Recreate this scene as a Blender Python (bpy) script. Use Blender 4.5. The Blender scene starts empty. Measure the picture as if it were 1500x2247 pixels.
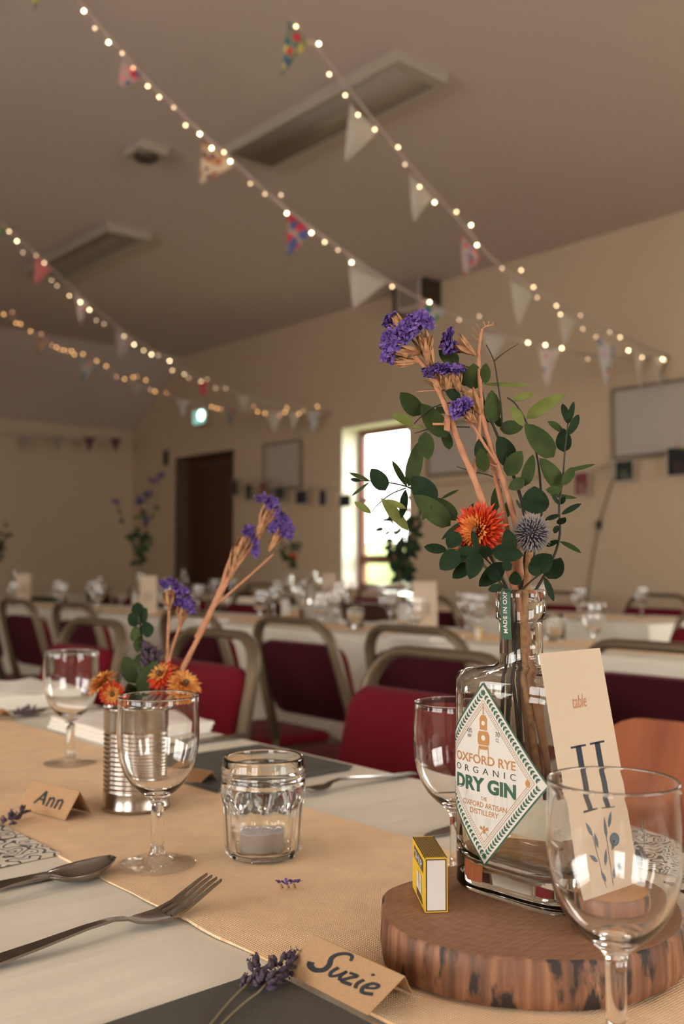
import bpy, math, random
from mathutils import Vector, Matrix, Quaternion
C = bpy.data.collections.new('scene_objects'); bpy.context.scene.collection.children.link(C)
scene = bpy.context.scene
R = random.Random(7)
PI = math.pi
# ------------------------------------------------------------------ camera
F = 2184.6; EYE = Vector((0, 0, 1.012)); PITCH = math.atan((1235 - 1123.5) / F); HEAD = math.radians(41.0)
FW = Vector((math.sin(HEAD) * math.cos(PITCH), math.cos(HEAD) * math.cos(PITCH), math.sin(PITCH)))
RT = Vector((math.cos(HEAD), -math.sin(HEAD), 0)); UP = RT.cross(FW)
cd = bpy.data.cameras.new('camera'); cam = bpy.data.objects.new('camera', cd); C.objects.link(cam)
cd.sensor_fit = 'VERTICAL'; cd.sensor_height = 36; cd.sensor_width = 24; cd.lens = 35
cam.matrix_world = Matrix((( RT.x, UP.x, -FW.x, EYE.x), (RT.y, UP.y, -FW.y, EYE.y), (RT.z, UP.z, -FW.z, EYE.z), (0, 0, 0, 1)))
cd.dof.use_dof = True; cd.dof.focus_distance = 0.70; cd.dof.aperture_fstop = 6.3; cd.dof.aperture_blades = 7
cd.clip_start = 0.02
scene.camera = cam
# ------------------------------------------------------------------ light and exposure
vs = scene.view_settings; vs.view_transform = 'Standard'; vs.look = 'None'; vs.gamma = 1; vs.use_curve_mapping = False
vs.exposure = 0.10
w = bpy.data.worlds.new('daylight'); scene.world = w; w.use_nodes = True
bg = w.node_tree.nodes['Background']; bg.inputs[0].default_value = (1.0, 0.96, 0.895, 1); bg.inputs[1].default_value = 12.0
try:
    scene.cycles.use_denoising = True
    scene.cycles.caustics_reflective = False
    scene.cycles.transmission_bounces = 14; scene.cycles.max_bounces = 14; scene.cycles.transparent_max_bounces = 16
    scene.cycles.sample_clamp_indirect = 40
except Exception: pass
WINS = [  # window openings: wall, along0, along1, z0, z1
    ('right', 5.33, 6.10, 0.79, 2.11), ('right', -0.10, 1.60, 0.85, 2.15),
    ('left', -1.9, -0.5, 0.9, 2.3), ('left', 0.3, 2.3, 0.9, 2.3), ('left', 3.0, 3.7, 0.9, 2.3), ('front', 0.2, 2.6, 0.9, 2.3)]  # all but the first are unseen, sized for how they light the room
def portal(side, a, b, z0, z1):
    l = bpy.data.lights.new('window_daylight', 'AREA'); l.shape = 'RECTANGLE'; l.size = b - a; l.size_y = z1 - z0
    l.cycles.is_portal = True
    o = bpy.data.objects.new('window_daylight', l); C.objects.link(o)
    m, z = (a + b) / 2, (z0 + z1) / 2
    if side == 'right': o.location = (5.555, m, z); d = Vector((-1, 0, 0))
    elif side == 'left': o.location = (-2.855, m, z); d = Vector((1, 0, 0))
    else: o.location = (m, -3.255, z); d = Vector((0, 1, 0))
    o.rotation_euler = d.to_track_quat('-Z', 'Z').to_euler()
for wn in WINS: portal(*wn)

# ------------------------------------------------------------------ helpers
def ray(px, py): return (FW + RT * ((px - 750) / F) + UP * ((1123.5 - py) / F))
def at(px, py, d): return EYE + ray(px, py) * d
def on(px, py, z=0.75):
    r = ray(px, py); return EYE + r * ((z - 1.012) / r.z)
def onx(px, py, x):
    r = ray(px, py); return EYE + r * (x / r.x)

class MB:
    def __init__(s): s.v = []; s.f = []; s.m = []
    def add(s, vs, fs, m=0):
        k = len(s.v); s.v += [tuple(p) for p in vs]; s.f += [tuple(i + k for i in f) for f in fs]; s.m += [m] * len(fs)
    def box(s, c, size, rz=0, m=0, mat=None):
        x, y, z = [q / 2 for q in size]
        vs = [Vector((a * x, b * y, e * z)) for a, b, e in ((-1,-1,-1),(1,-1,-1),(1,1,-1),(-1,1,-1),(-1,-1,1),(1,-1,1),(1,1,1),(-1,1,1))]
        M = mat if mat is not None else Matrix.Rotation(rz, 3, 'Z')
        s.add([M @ v + Vector(c) for v in vs], [(0,3,2,1),(4,5,6,7),(0,1,5,4),(1,2,6,5),(2,3,7,6),(3,0,4,7)], m)
    def rings(s, rings, closed=True, cap0=False, cap1=False, m=0):
        n = len(rings[0]); k = len(s.v)
        for r in rings: s.v += [tuple(p) for p in r]
        for i in range(len(rings) - 1):
            for j in range(n if closed else n - 1):
                a = k + i * n + j; b = k + i * n + (j + 1) % n
                s.f.append((a, b, b + n, a + n)); s.m.append(m)
        if cap0: s.f.append(tuple(k + j for j in reversed(range(n)))); s.m.append(m)
        if cap1: s.f.append(tuple(k + (len(rings) - 1) * n + j for j in range(n))); s.m.append(m)
    def lathe(s, prof, n=32, c=(0, 0, 0), cap0=False, cap1=False, m=0):
        s.rings([[(c[0] + r * math.cos(2*PI*j/n), c[1] + r * math.sin(2*PI*j/n), c[2] + z) for j in range(n)] for r, z in prof], True, cap0, cap1, m)
    def tube(s, pts, rad, n=8, flat=1.0, m=0, up=None, cap=True):
        pts = [Vector(p) for p in pts]
        if not isinstance(rad, (list, tuple)): rad = [rad] * len(pts)
        rings = []; u = None
        for i, p in enumerate(pts):
            t = (pts[min(i + 1, len(pts) - 1)] - pts[max(i - 1, 0)])
            if t.length < 1e-9: t = Vector((0, 0, 1))
            t.normalize()
            if up is not None: u = Vector(up) - t * t.dot(Vector(up))
            elif u is None: u = t.orthogonal()
            else: u = u - t * t.dot(u)
            if u.length < 1e-6: u = t.orthogonal()
            u = u.normalized(); w_ = t.cross(u)
            rings.append([p + (u * math.cos(2*PI*j/n) * flat + w_ * math.sin(2*PI*j/n)) * rad[i] for j in range(n)])
        s.rings(rings, True, cap, cap, m)
    def ball(s, c, r, n=8, k=6, sc=(1, 1, 1), m=0):
        c = Vector(c)
        s.rings([[c + Vector((r*sc[0]*math.sin(PI*i/k)*math.cos(2*PI*j/n), r*sc[1]*math.sin(PI*i/k)*math.sin(2*PI*j/n), -r*sc[2]*math.cos(PI*i/k))) for j in range(n)] for i in [0.08] + list(range(1, k)) + [k - 0.08]], True, True, True, m)
    def build(s, name, mat, parent=None, smooth=True, world=False, angle=None, **kw):
        me = bpy.data.meshes.new(name)
        v = s.v
        if world and parent is not None:
            L = parent.matrix_basis.inverted() if world == 'mat' else None
            b = parent.location
            if parent.parent is not None: b = b + parent.parent.location
            v = [(p[0]-b[0], p[1]-b[1], p[2]-b[2]) for p in v]
        me.from_pydata(v, [], s.f)
        for mm in (mat if isinstance(mat, (list, tuple)) else [mat]): me.materials.append(mm)
        if isinstance(mat, (list, tuple)): me.polygons.foreach_set('material_index', s.m)
        if smooth:
            me.polygons.foreach_set('use_smooth', [True] * len(me.polygons))
            if angle is not None:
                try: me.set_sharp_from_angle(angle=math.radians(angle))
                except Exception: pass
        me.update()
        o = bpy.data.objects.new(name, me); C.objects.link(o)
        if parent is not None: o.parent = parent
        return o

def tag(o, label=None, cat=None, group=None, kind=None):
    if label: o['label'] = label
    if cat: o['category'] = cat
    if group: o['group'] = group
    if kind: o['kind'] = kind
    return o
def thing(name, label, cat, loc=(0, 0, 0), rz=0, group=None):
    o = bpy.data.objects.new(name, None); C.objects.link(o); o.location = loc; o.rotation_euler = (0, 0, rz)
    o.empty_display_size = 0.05
    return tag(o, label, cat, group)
KIDS = {}
def kids(o): return [c for c in C.objects if c.parent == o]
def dup(root, loc, rz=0, label=None, group=None, scale=None):
    ks = KIDS.get(root.name)
    if ks is None:
        ks = [(c, kids(c)) for c in kids(root)]; KIDS[root.name] = ks
    r = root.copy(); C.objects.link(r); r.location = loc; r.rotation_euler = (0, 0, rz)
    if scale: r.scale = scale
    if label: r['label'] = label
    if group: r['group'] = group
    for ch, gs in ks:
        c = ch.copy(); C.objects.link(c); c.parent = r
        for g in gs:
            d = g.copy(); C.objects.link(d); d.parent = c
    return r

# ------------------------------------------------------------------ materials
def mat(name, col, rough=0.6, metal=0.0, spec=0.5, bump=None, vary=None, emit=None, trans=0.0, ior=1.45, alpha=1.0, sheen=0.0, subs=0.0):
    m = bpy.data.materials.new(name); m.use_nodes = True; nt = m.node_tree; b = nt.nodes['Principled BSDF']
    b.inputs['Base Color'].default_value = (*col, 1); b.inputs['Roughness'].default_value = rough
    b.inputs['Metallic'].default_value = metal; b.inputs['Specular IOR Level'].default_value = spec
    b.inputs['Transmission Weight'].default_value = trans; b.inputs['IOR'].default_value = ior
    if sheen: b.inputs['Sheen Weight'].default_value = sheen
    tc = None
    if vary or bump: tc = nt.nodes.new('ShaderNodeTexCoord')
    if vary:  # (scale xyz, second colour, detail, contrast lo, hi)
        mp = nt.nodes.new('ShaderNodeMapping'); mp.inputs['Scale'].default_value = vary[0]; nt.links.new(tc.outputs['Object'], mp.inputs[0])
        no = nt.nodes.new('ShaderNodeTexNoise'); no.inputs['Scale'].default_value = 1; no.inputs['Detail'].default_value = vary[2]; nt.links.new(mp.outputs[0], no.inputs['Vector'])
        rp = nt.nodes.new('ShaderNodeValToRGB'); rp.color_ramp.elements[0].position = vary[3]; rp.color_ramp.elements[1].position = vary[4]
        rp.color_ramp.elements[0].color = (*col, 1); rp.color_ramp.elements[1].color = (*vary[1], 1)
        nt.links.new(no.outputs['Fac'], rp.inputs[0]); nt.links.new(rp.outputs[0], b.inputs['Base Color'])
    if bump:  # (scale xyz, strength, distance)
        mp = nt.nodes.new('ShaderNodeMapping'); mp.inputs['Scale'].default_value = bump[0]; nt.links.new(tc.outputs['Object'], mp.inputs[0])
        no = nt.nodes.new('ShaderNodeTexNoise'); no.inputs['Scale'].default_value = 1; no.inputs['Detail'].default_value = 4; nt.links.new(mp.outputs[0], no.inputs['Vector'])
        bu = nt.nodes.new('ShaderNodeBump'); bu.inputs['Strength'].default_value = bump[1]; bu.inputs['Distance'].default_value = bump[2]
        nt.links.new(no.outputs['Fac'], bu.inputs['Height']); nt.links.new(bu.outputs[0], b.inputs['Normal'])
    if emit:
        b.inputs['Emission Color'].default_value = (*emit[0], 1); b.inputs['Emission Strength'].default_value = emit[1]
        try: m.cycles.emission_sampling = 'NONE'
        except Exception: pass
    return m
def N(nt, t, **kw):
    n = nt.nodes.new(t)
    for k, v in kw.items(): setattr(n, k, v)
    return n
def pane_mat(name, tint=(1, 1, 1)):
    m = bpy.data.materials.new(name); m.use_nodes = True; nt = m.node_tree; nt.nodes.remove(nt.nodes['Principled BSDF'])
    t = nt.nodes.new('ShaderNodeBsdfTransparent'); t.inputs[0].default_value = (*tint, 1); g = nt.nodes.new('ShaderNodeBsdfGlossy'); g.inputs['Roughness'].default_value = 0.02
    lw = nt.nodes.new('ShaderNodeLayerWeight'); lw.inputs[0].default_value = 0.5; pw = N(nt, 'ShaderNodeMath', operation='POWER'); pw.inputs[1].default_value = 4; nt.links.new(lw.outputs['Facing'], pw.inputs[0])
    fr = N(nt, 'ShaderNodeMath', operation='MULTIPLY_ADD'); fr.inputs[1].default_value = 0.85; fr.inputs[2].default_value = 0.04; nt.links.new(pw.outputs[0], fr.inputs[0]); mx = nt.nodes.new('ShaderNodeMixShader')
    nt.links.new(fr.outputs[0], mx.inputs[0]); nt.links.new(t.outputs[0], mx.inputs[1]); nt.links.new(g.outputs[0], mx.inputs[2])
    nt.links.new(mx.outputs[0], nt.nodes['Material Output'].inputs[0]); return m
def N(nt, t, **kw):
    n = nt.nodes.new(t)
    for k, v in kw.items(): setattr(n, k, v)
    return n

M_wall = mat('cream_wall_paint', (0.58, 0.45, 0.31), 0.8, bump=((30, 30, 30), 0.1, 0.002))
M_ceil = mat('ceiling_paint', (0.575, 0.475, 0.425), 0.85)
M_floor = mat('pale_vinyl_floor', (0.52, 0.44, 0.36), 0.55, vary=((3, 3, 3), (0.46, 0.39, 0.32), 4, 0.3, 0.7))
M_cloth = mat('cream_table_cloth', (0.75, 0.70, 0.585), 0.8, bump=((5, 30, 10), 0.5, 0.006))
M_white_cloth = mat('white_napkin_cloth', (0.78, 0.73, 0.65), 0.85, bump=((60, 60, 60), 0.3, 0.001))
M_bronze = mat('bronze_frame', (0.165, 0.118, 0.072), 0.45, 0.5)
M_red = mat('crimson_fabric', (0.135, 0.0055, 0.013), 0.9, spec=0.12, sheen=0.05, bump=((700, 700, 700), 0.25, 0.0006))
M_maroon = mat('dark_maroon_backing', (0.045, 0.006, 0.010), 0.9, spec=0.15)
M_darkwood = mat('dark_brown_wood', (0.060, 0.022, 0.014), 0.45, vary=((4, 4, 0.6), (0.10, 0.036, 0.02), 4, 0.35, 0.7))
M_framewood = mat('window_frame_wood', (0.17, 0.055, 0.028), 0.45)
M_ply = mat('orange_plywood', (0.36, 0.095, 0.022), 0.5, spec=0.3, vary=((24, 24, 1.6), (0.25, 0.055, 0.012), 4, 0.35, 0.7))
M_glass = bpy.data.materials.new('clear_glass'); M_glass.use_nodes = True
_b = M_glass.node_tree.nodes['Principled BSDF']; _b.inputs['Transmission Weight'].default_value = 1; _b.inputs['Roughness'].default_value = 0.0; _b.inputs['IOR'].default_value = 1.5; _b.inputs['Base Color'].default_value = (1, 1, 1, 1)
M_bottle = mat('green_tinted_glass', (0.985, 0.995, 0.975), 0.0, trans=1.0, ior=1.5)
M_pane = pane_mat('window_pane_glass'); M_foot = pane_mat('thin_clear_glass')
M_steel = mat('stainless_steel', (0.31, 0.275, 0.235), 0.24, 1.0, vary=((60, 60, 60), (0.25, 0.22, 0.185), 3, 0.4, 0.7))
M_tin = mat('tin_can_metal', (0.46, 0.41, 0.36), 0.22, 1.0)
M_kraft = mat('kraft_card', (0.45, 0.27, 0.14), 0.85, vary=((900, 900, 900), (0.39, 0.23, 0.115), 2, 0.4, 0.65))
M_cream = mat('cream_card', (0.60, 0.48, 0.355), 0.8, bump=((900, 900, 300), 0.25, 0.0002))
M_black = mat('black_ink', (0.012, 0.011, 0.012), 0.6)
M_navy = mat('navy_ink', (0.022, 0.032, 0.055), 0.7)
M_coral = mat('coral_ink', (0.50, 0.22, 0.13), 0.7)
M_slate = mat('faded_blue_ink', (0.10, 0.14, 0.19), 0.7)
M_charcoal = mat('charcoal_paper_napkin', (0.075, 0.070, 0.060), 0.9, bump=((500, 500, 500), 0.2, 0.0004), vary=((600, 600, 600), (0.095, 0.088, 0.075), 2, 0.4, 0.7))
M_label = mat('label_paper', (0.66, 0.63, 0.575), 0.7, bump=((1200, 1200, 1200), 0.3, 0.0001))
M_lgreen = mat('label_green', (0.035, 0.10, 0.060), 0.6)
M_copper = mat('label_copper', (0.50, 0.24, 0.09), 0.45, 0.25)
M_ldark = mat('label_dark_ink', (0.03, 0.045, 0.035), 0.6)
M_lfaint = mat('label_faint_ink', (0.58, 0.555, 0.51), 0.7)
M_yellow = mat('matchbox_yellow', (0.72, 0.46, 0.03), 0.6)
M_brown = mat('matchbox_brown', (0.10, 0.055, 0.03), 0.6)
M_paper = mat('white_paper', (0.66, 0.62, 0.58), 0.8)
M_wax = mat('lilac_tinted_wax', (0.70, 0.64, 0.66), 0.5)
M_alum = mat('aluminium_cup', (0.62, 0.58, 0.58), 0.35, 0.6)
M_tan = mat('dried_tan_stem', (0.50, 0.24, 0.13), 0.75, vary=((120, 120, 120), (0.36, 0.15, 0.075), 4, 0.35, 0.7))
M_calyx = mat('papery_calyx', (0.46, 0.25, 0.12), 0.8, vary=((200, 200, 200), (0.26, 0.11, 0.05), 3, 0.4, 0.7))
M_purple = mat('purple_statice_petals', (0.075, 0.036, 0.21), 0.8, vary=((300, 300, 300), (0.20, 0.11, 0.36), 3, 0.4, 0.7))
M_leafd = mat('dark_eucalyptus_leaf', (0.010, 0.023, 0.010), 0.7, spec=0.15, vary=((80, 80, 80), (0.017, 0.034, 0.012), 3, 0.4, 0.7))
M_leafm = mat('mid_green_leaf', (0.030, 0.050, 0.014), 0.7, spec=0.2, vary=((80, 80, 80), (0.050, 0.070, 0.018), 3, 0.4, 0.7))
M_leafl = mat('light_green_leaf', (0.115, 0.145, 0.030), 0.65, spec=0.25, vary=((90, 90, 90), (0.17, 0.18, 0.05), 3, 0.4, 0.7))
M_twig = mat('dark_twig', (0.032, 0.026, 0.018), 0.7)
M_orange = mat('burnt_orange_petal', (0.56, 0.040, 0.008), 0.5, vary=((260, 260, 260), (0.66, 0.12, 0.02), 2, 0.50, 0.75))
M_orin = mat('inner_orange_petal', (0.78, 0.27, 0.06), 0.5, vary=((260, 260, 260), (0.66, 0.12, 0.02), 2, 0.45, 0.72))
M_yor = mat('yellow_orange_petal', (0.72, 0.33, 0.08), 0.6, vary=((200, 200, 200), (0.60, 0.18, 0.04), 2, 0.45, 0.7))
M_thist = mat('steel_blue_thistle', (0.085, 0.080, 0.11), 0.7)
M_thistt = mat('pale_thistle_tips', (0.30, 0.265, 0.25), 0.7)
M_lav = mat('dried_lavender_bud', (0.050, 0.036, 0.075), 0.85, vary=((700, 700, 700), (0.13, 0.085, 0.07), 2, 0.45, 0.65))
M_lavst = mat('lavender_stem', (0.20, 0.16, 0.09), 0.8)
M_board = mat('pinboard_surface', (0.48, 0.42, 0.36), 0.6)
M_boardf = mat('board_frame', (0.22, 0.17, 0.12), 0.5)
M_plastic = mat('aged_white_plastic', (0.40, 0.34, 0.27), 0.5)
M_reflect = mat('dim_reflector', (0.06, 0.046, 0.034), 0.4, 0.3)
M_diff = mat('fluorescent_diffuser', (0.26, 0.205, 0.165), 0.4)
M_tape = mat('bunting_tape', (0.42, 0.33, 0.29), 0.85)
M_wire = mat('dark_wire', (0.06, 0.045, 0.035), 0.6)
M_wirec = mat('clear_light_wire', (0.34, 0.26, 0.21), 0.4)
M_exit = mat('exit_sign_green', (0.10, 0.35, 0.25), 0.5, emit=((0.42, 0.85, 0.66), 0.75))
M_exitw = mat('exit_sign_lamp', (0.9, 1, 0.98), 0.5, emit=((0.80, 1.0, 0.97), 6.0))
M_blackpl = mat('black_plastic', (0.03, 0.028, 0.025), 0.5)
M_grass = mat('sunlit_lawn', (0.20, 0.23, 0.10), 0.9)
M_hedge = mat('hedge_leaves', (0.13, 0.17, 0.07), 0.9, vary=((4, 4, 4), (0.28, 0.33, 0.14), 4, 0.3, 0.7))
def bulb_mat(name, col, st): return mat(name, (0.9, 0.8, 0.6), 0.4, emit=(col, st))
B_hot = bulb_mat('bright_warm_bulb', (1.0, 0.80, 0.47), 15); B_mid = bulb_mat('warm_bulb', (1.0, 0.72, 0.38), 6.5); B_dim = bulb_mat('dim_bulb', (1.0, 0.66, 0.40), 2.6)
B_or = bulb_mat('orange_bulb', (1.0, 0.50, 0.16), 7); B_ord = bulb_mat('dim_orange_bulb', (1.0, 0.45, 0.2), 3)

def burlap():
    m = bpy.data.materials.new('burlap_weave'); m.use_nodes = True; nt = m.node_tree; b = nt.nodes['Principled BSDF']
    b.inputs['Roughness'].default_value = 0.95; b.inputs['Specular IOR Level'].default_value = 0.1
    tc = N(nt, 'ShaderNodeTexCoord'); no = N(nt, 'ShaderNodeTexNoise'); no.inputs['Scale'].default_value = 40; nt.links.new(tc.outputs['Object'], no.inputs['Vector'])
    w1 = N(nt, 'ShaderNodeTexWave', bands_direction='X'); w2 = N(nt, 'ShaderNodeTexWave', bands_direction='Y')
    for q in (w1, w2):
        q.inputs['Scale'].default_value = 155; q.inputs['Distortion'].default_value = 1.6; q.inputs['Detail'].default_value = 1.0; q.inputs['Detail Scale'].default_value = 0.6
        nt.links.new(tc.outputs['Object'], q.inputs['Vector'])
    mul = N(nt, 'ShaderNodeMath', operation='MINIMUM'); nt.links.new(w1.outputs['Fac'], mul.inputs[0]); nt.links.new(w2.outputs['Fac'], mul.inputs[1])
    rp = N(nt, 'ShaderNodeValToRGB'); rp.color_ramp.elements[0].color = (0.74, 0.46, 0.26, 1); rp.color_ramp.elements[1].color = (1.0, 0.79, 0.53, 1); rp.color_ramp.elements[1].position = 0.30
    nt.links.new(mul.outputs[0], rp.inputs[0])
    rp2 = N(nt, 'ShaderNodeValToRGB'); rp2.color_ramp.elements[0].color = (0.85, 0.85, 0.85, 1); rp2.color_ramp.elements[1].color = (1.1, 1.08, 1.05, 1); nt.links.new(no.outputs['Fac'], rp2.inputs[0])
    mx = N(nt, 'ShaderNodeMix', data_type='RGBA', blend_type='MULTIPLY'); mx.inputs[0].default_value = 1
    nt.links.new(rp.outputs[0], mx.inputs[6]); nt.links.new(rp2.outputs[0], mx.inputs[7]); nt.links.new(mx.outputs[2], b.inputs['Base Color'])
    bu = N(nt, 'ShaderNodeBump'); bu.inputs['Strength'].default_value = 0.8; bu.inputs['Distance'].default_value = 0.0006
    nt.links.new(mul.outputs[0], bu.inputs['Height']); nt.links.new(bu.outputs[0], b.inputs['Normal']); return m
M_burlap = burlap()
def patterned():
    m = bpy.data.materials.new('scroll_pattern_paper'); m.use_nodes = True; nt = m.node_tree; b = nt.nodes['Principled BSDF']; b.inputs['Roughness'].default_value = 0.85
    tc = N(nt, 'ShaderNodeTexCoord'); no = N(nt, 'ShaderNodeTexNoise'); no.inputs['Scale'].default_value = 55; no.inputs['Detail'].default_value = 0.5; nt.links.new(tc.outputs['Object'], no.inputs['Vector'])
    mu = N(nt, 'ShaderNodeMath', operation='MULTIPLY'); mu.inputs[1].default_value = 38; nt.links.new(no.outputs['Fac'], mu.inputs[0])
    si = N(nt, 'ShaderNodeMath', operation='SINE'); nt.links.new(mu.outputs[0], si.inputs[0])
    rp = N(nt, 'ShaderNodeValToRGB'); rp.color_ramp.elements[0].position = 0.48; rp.color_ramp.elements[1].position = 0.60
    rp.color_ramp.elements[0].color = (0.68, 0.62, 0.52, 1); rp.color_ramp.elements[1].color = (0.09, 0.08, 0.07, 1)
    nt.links.new(si.outputs[0], rp.inputs[0]); nt.links.new(rp.outputs[0], b.inputs['Base Color']); return m
M_pattern = patterned()
def slice_side():
    m = bpy.data.materials.new('stripped_log_side'); m.use_nodes = True; nt = m.node_tree; b = nt.nodes['Principled BSDF']; b.inputs['Roughness'].default_value = 0.6
    tc = N(nt, 'ShaderNodeTexCoord'); mp = N(nt, 'ShaderNodeMapping'); mp.inputs['Scale'].default_value = (120, 120, 7); nt.links.new(tc.outputs['Object'], mp.inputs[0])
    n1 = N(nt, 'ShaderNodeTexNoise'); n1.inputs['Scale'].default_value = 1; n1.inputs['Detail'].default_value = 10; nt.links.new(mp.outputs[0], n1.inputs['Vector'])
    rp = N(nt, 'ShaderNodeValToRGB'); e = rp.color_ramp.elements; e[0].position = 0.3; e[0].color = (0.105, 0.047, 0.026, 1); e[1].position = 0.74; e[1].color = (0.42, 0.22, 0.115, 1)
    x = e.new(0.5); x.color = (0.22, 0.092, 0.044, 1); nt.links.new(n1.outputs['Fac'], rp.inputs[0])
    mp2 = N(nt, 'ShaderNodeMapping'); mp2.inputs['Scale'].default_value = (60, 60, 24); nt.links.new(tc.outputs['Object'], mp2.inputs[0])
    n2 = N(nt, 'ShaderNodeTexNoise'); n2.inputs['Scale'].default_value = 1; n2.inputs['Detail'].default_value = 5; nt.links.new(mp2.outputs[0], n2.inputs['Vector'])
    r2 = N(nt, 'ShaderNodeValToRGB'); r2.color_ramp.elements[0].position = 0.53; r2.color_ramp.elements[1].position = 0.59; nt.links.new(n2.outputs['Fac'], r2.inputs[0])
    mx = N(nt, 'ShaderNodeMix', data_type='RGBA'); mx.inputs[7].default_value = (0.022, 0.014, 0.011, 1)
    nt.links.new(r2.outputs[0], mx.inputs[0]); nt.links.new(rp.outputs[0], mx.inputs[6]); nt.links.new(mx.outputs[2], b.inputs['Base Color'])
    bu = N(nt, 'ShaderNodeBump'); bu.inputs['Strength'].default_value = 0.45; bu.inputs['Distance'].default_value = 0.0006; nt.links.new(n1.outputs['Fac'], bu.inputs['Height']); nt.links.new(bu.outputs[0], b.inputs['Normal'])
    return m
M_side = slice_side()
def slice_top(c0=(0.37, 0.20, 0.11), c1=(0.24, 0.115, 0.06)):
    m = bpy.data.materials.new('sawn_wood_top'); m.use_nodes = True; nt = m.node_tree; b = nt.nodes['Principled BSDF']; b.inputs['Roughness'].default_value = 0.7
    tc = N(nt, 'ShaderNodeTexCoord'); wv = N(nt, 'ShaderNodeTexWave', wave_type='RINGS', rings_direction='Z'); wv.inputs['Scale'].default_value = 38; wv.inputs['Distortion'].default_value = 5; wv.inputs['Detail'].default_value = 3; wv.inputs['Detail Scale'].default_value = 1.2
    nt.links.new(tc.outputs['Object'], wv.inputs['Vector'])
    mp = N(nt, 'ShaderNodeMapping'); mp.inputs['Scale'].default_value = (60, 700, 1); mp.inputs['Rotation'].default_value = (0, 0, 0.9); nt.links.new(tc.outputs['Object'], mp.inputs[0])
    n1 = N(nt, 'ShaderNodeTexNoise'); n1.inputs['Scale'].default_value = 1; n1.inputs['Detail'].default_value = 4; nt.links.new(mp.outputs[0], n1.inputs['Vector'])
    ad = N(nt, 'ShaderNodeMath', operation='MULTIPLY_ADD'); ad.inputs[1].default_value = 0.10; nt.links.new(wv.outputs['Fac'], ad.inputs[0]); nt.links.new(n1.outputs['Fac'], ad.inputs[2])
    rp = N(nt, 'ShaderNodeValToRGB'); rp.color_ramp.elements[0].position = 0.38; rp.color_ramp.elements[1].position = 0.80; rp.color_ramp.elements[0].color = (*c1, 1); rp.color_ramp.elements[1].color = (*c0, 1)
    nt.links.new(ad.outputs[0], rp.inputs[0]); nt.links.new(rp.outputs[0], b.inputs['Base Color'])
    bu = N(nt, 'ShaderNodeBump'); bu.inputs['Strength'].default_value = 0.4; bu.inputs['Distance'].default_value = 0.0006; nt.links.new(n1.outputs['Fac'], bu.inputs['Height']); nt.links.new(bu.outputs[0], b.inputs['Normal'])
    return m
M_top = slice_top()
def floral(name, base, cols, sc=28, thr=0.30):
    m = bpy.data.materials.new(name); m.use_nodes = True; nt = m.node_tree; b = nt.nodes['Principled BSDF']; b.inputs['Roughness'].default_value = 0.9
    tc = N(nt, 'ShaderNodeTexCoord'); vo = N(nt, 'ShaderNodeTexVoronoi'); vo.inputs['Scale'].default_value = sc; nt.links.new(tc.outputs['Object'], vo.inputs['Vector'])
    r = N(nt, 'ShaderNodeValToRGB'); r.color_ramp.interpolation = 'CONSTANT'; e = r.color_ramp.elements; e[0].color = (*cols[0], 1); e[0].position = 0
    e[1].position = 1 / len(cols); e[1].color = (*cols[1 % len(cols)], 1)
    for i in range(2, len(cols)): q = e.new(i / len(cols)); q.color = (*cols[i], 1)
    sp = N(nt, 'ShaderNodeSeparateColor'); nt.links.new(vo.outputs['Color'], sp.inputs[0]); nt.links.new(sp.outputs[0], r.inputs[0])
    lt = N(nt, 'ShaderNodeMath', operation='LESS_THAN'); lt.inputs[1].default_value = thr; nt.links.new(vo.outputs['Distance'], lt.inputs[0])
    mx = N(nt, 'ShaderNodeMix', data_type='RGBA'); mx.inputs[6].default_value = (*base, 1); nt.links.new(lt.outputs[0], mx.inputs[0]); nt.links.new(r.outputs[0], mx.inputs[7]); nt.links.new(mx.outputs[2], b.inputs['Base Color'])
    return m
_re, _bl, _gr, _pk, _te = (0.50, 0.03, 0.05), (0.06, 0.09, 0.22), (0.06, 0.16, 0.07), (0.62, 0.22, 0.22), (0.02, 0.12, 0.16)
FL = {
 'cream': mat('cream_flag_cotton', (0.44, 0.38, 0.31), 0.9), 'lilac': mat('lilac_flag_cotton', (0.34, 0.27, 0.26), 0.9), 'pink': mat('pink_flag_cotton', (0.55, 0.16, 0.16), 0.9),
 'green floral': floral('green_floral_cotton', (0.20, 0.20, 0.13), [_bl, _gr, (0.5, 0.42, 0.1), _te, _re], 30, 0.5),
 'pink floral': floral('pink_floral_cotton', (0.38, 0.29, 0.26), [_re, _pk, _bl], 36, 0.5),
 'orange floral': floral('orange_floral_cotton', (0.52, 0.40, 0.28), [(0.34, 0.11, 0.05), (0.18, 0.09, 0.08), (0.40, 0.22, 0.1)], 34, 0.55),
 'red floral': floral('red_floral_cotton', (0.34, 0.24, 0.19), [_re, _re, _bl, (0.3, 0.2, 0.14)], 22, 0.62),
 'teal floral': floral('teal_floral_cotton', (0.36, 0.34, 0.33), [_te, _te, _gr, _pk], 22, 0.45),
 'red dotted': floral('red_dot_cotton', (0.50, 0.42, 0.37), [_re, _re, _bl], 22, 0.27),
 'blue and red floral': floral('blue_red_floral_cotton', (0.46, 0.42, 0.40), [_bl, _te, _re, _re], 22, 0.40),
 'blue dotted': floral('blue_dot_cotton', (0.46, 0.42, 0.40), [_bl, (0.2, 0.25, 0.3)], 22, 0.3),
 'purple': mat('purple_flag_cotton', (0.12, 0.045, 0.06), 0.9), 'grey': mat('grey_flag_cotton', (0.30, 0.25, 0.21), 0.9)}

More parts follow.
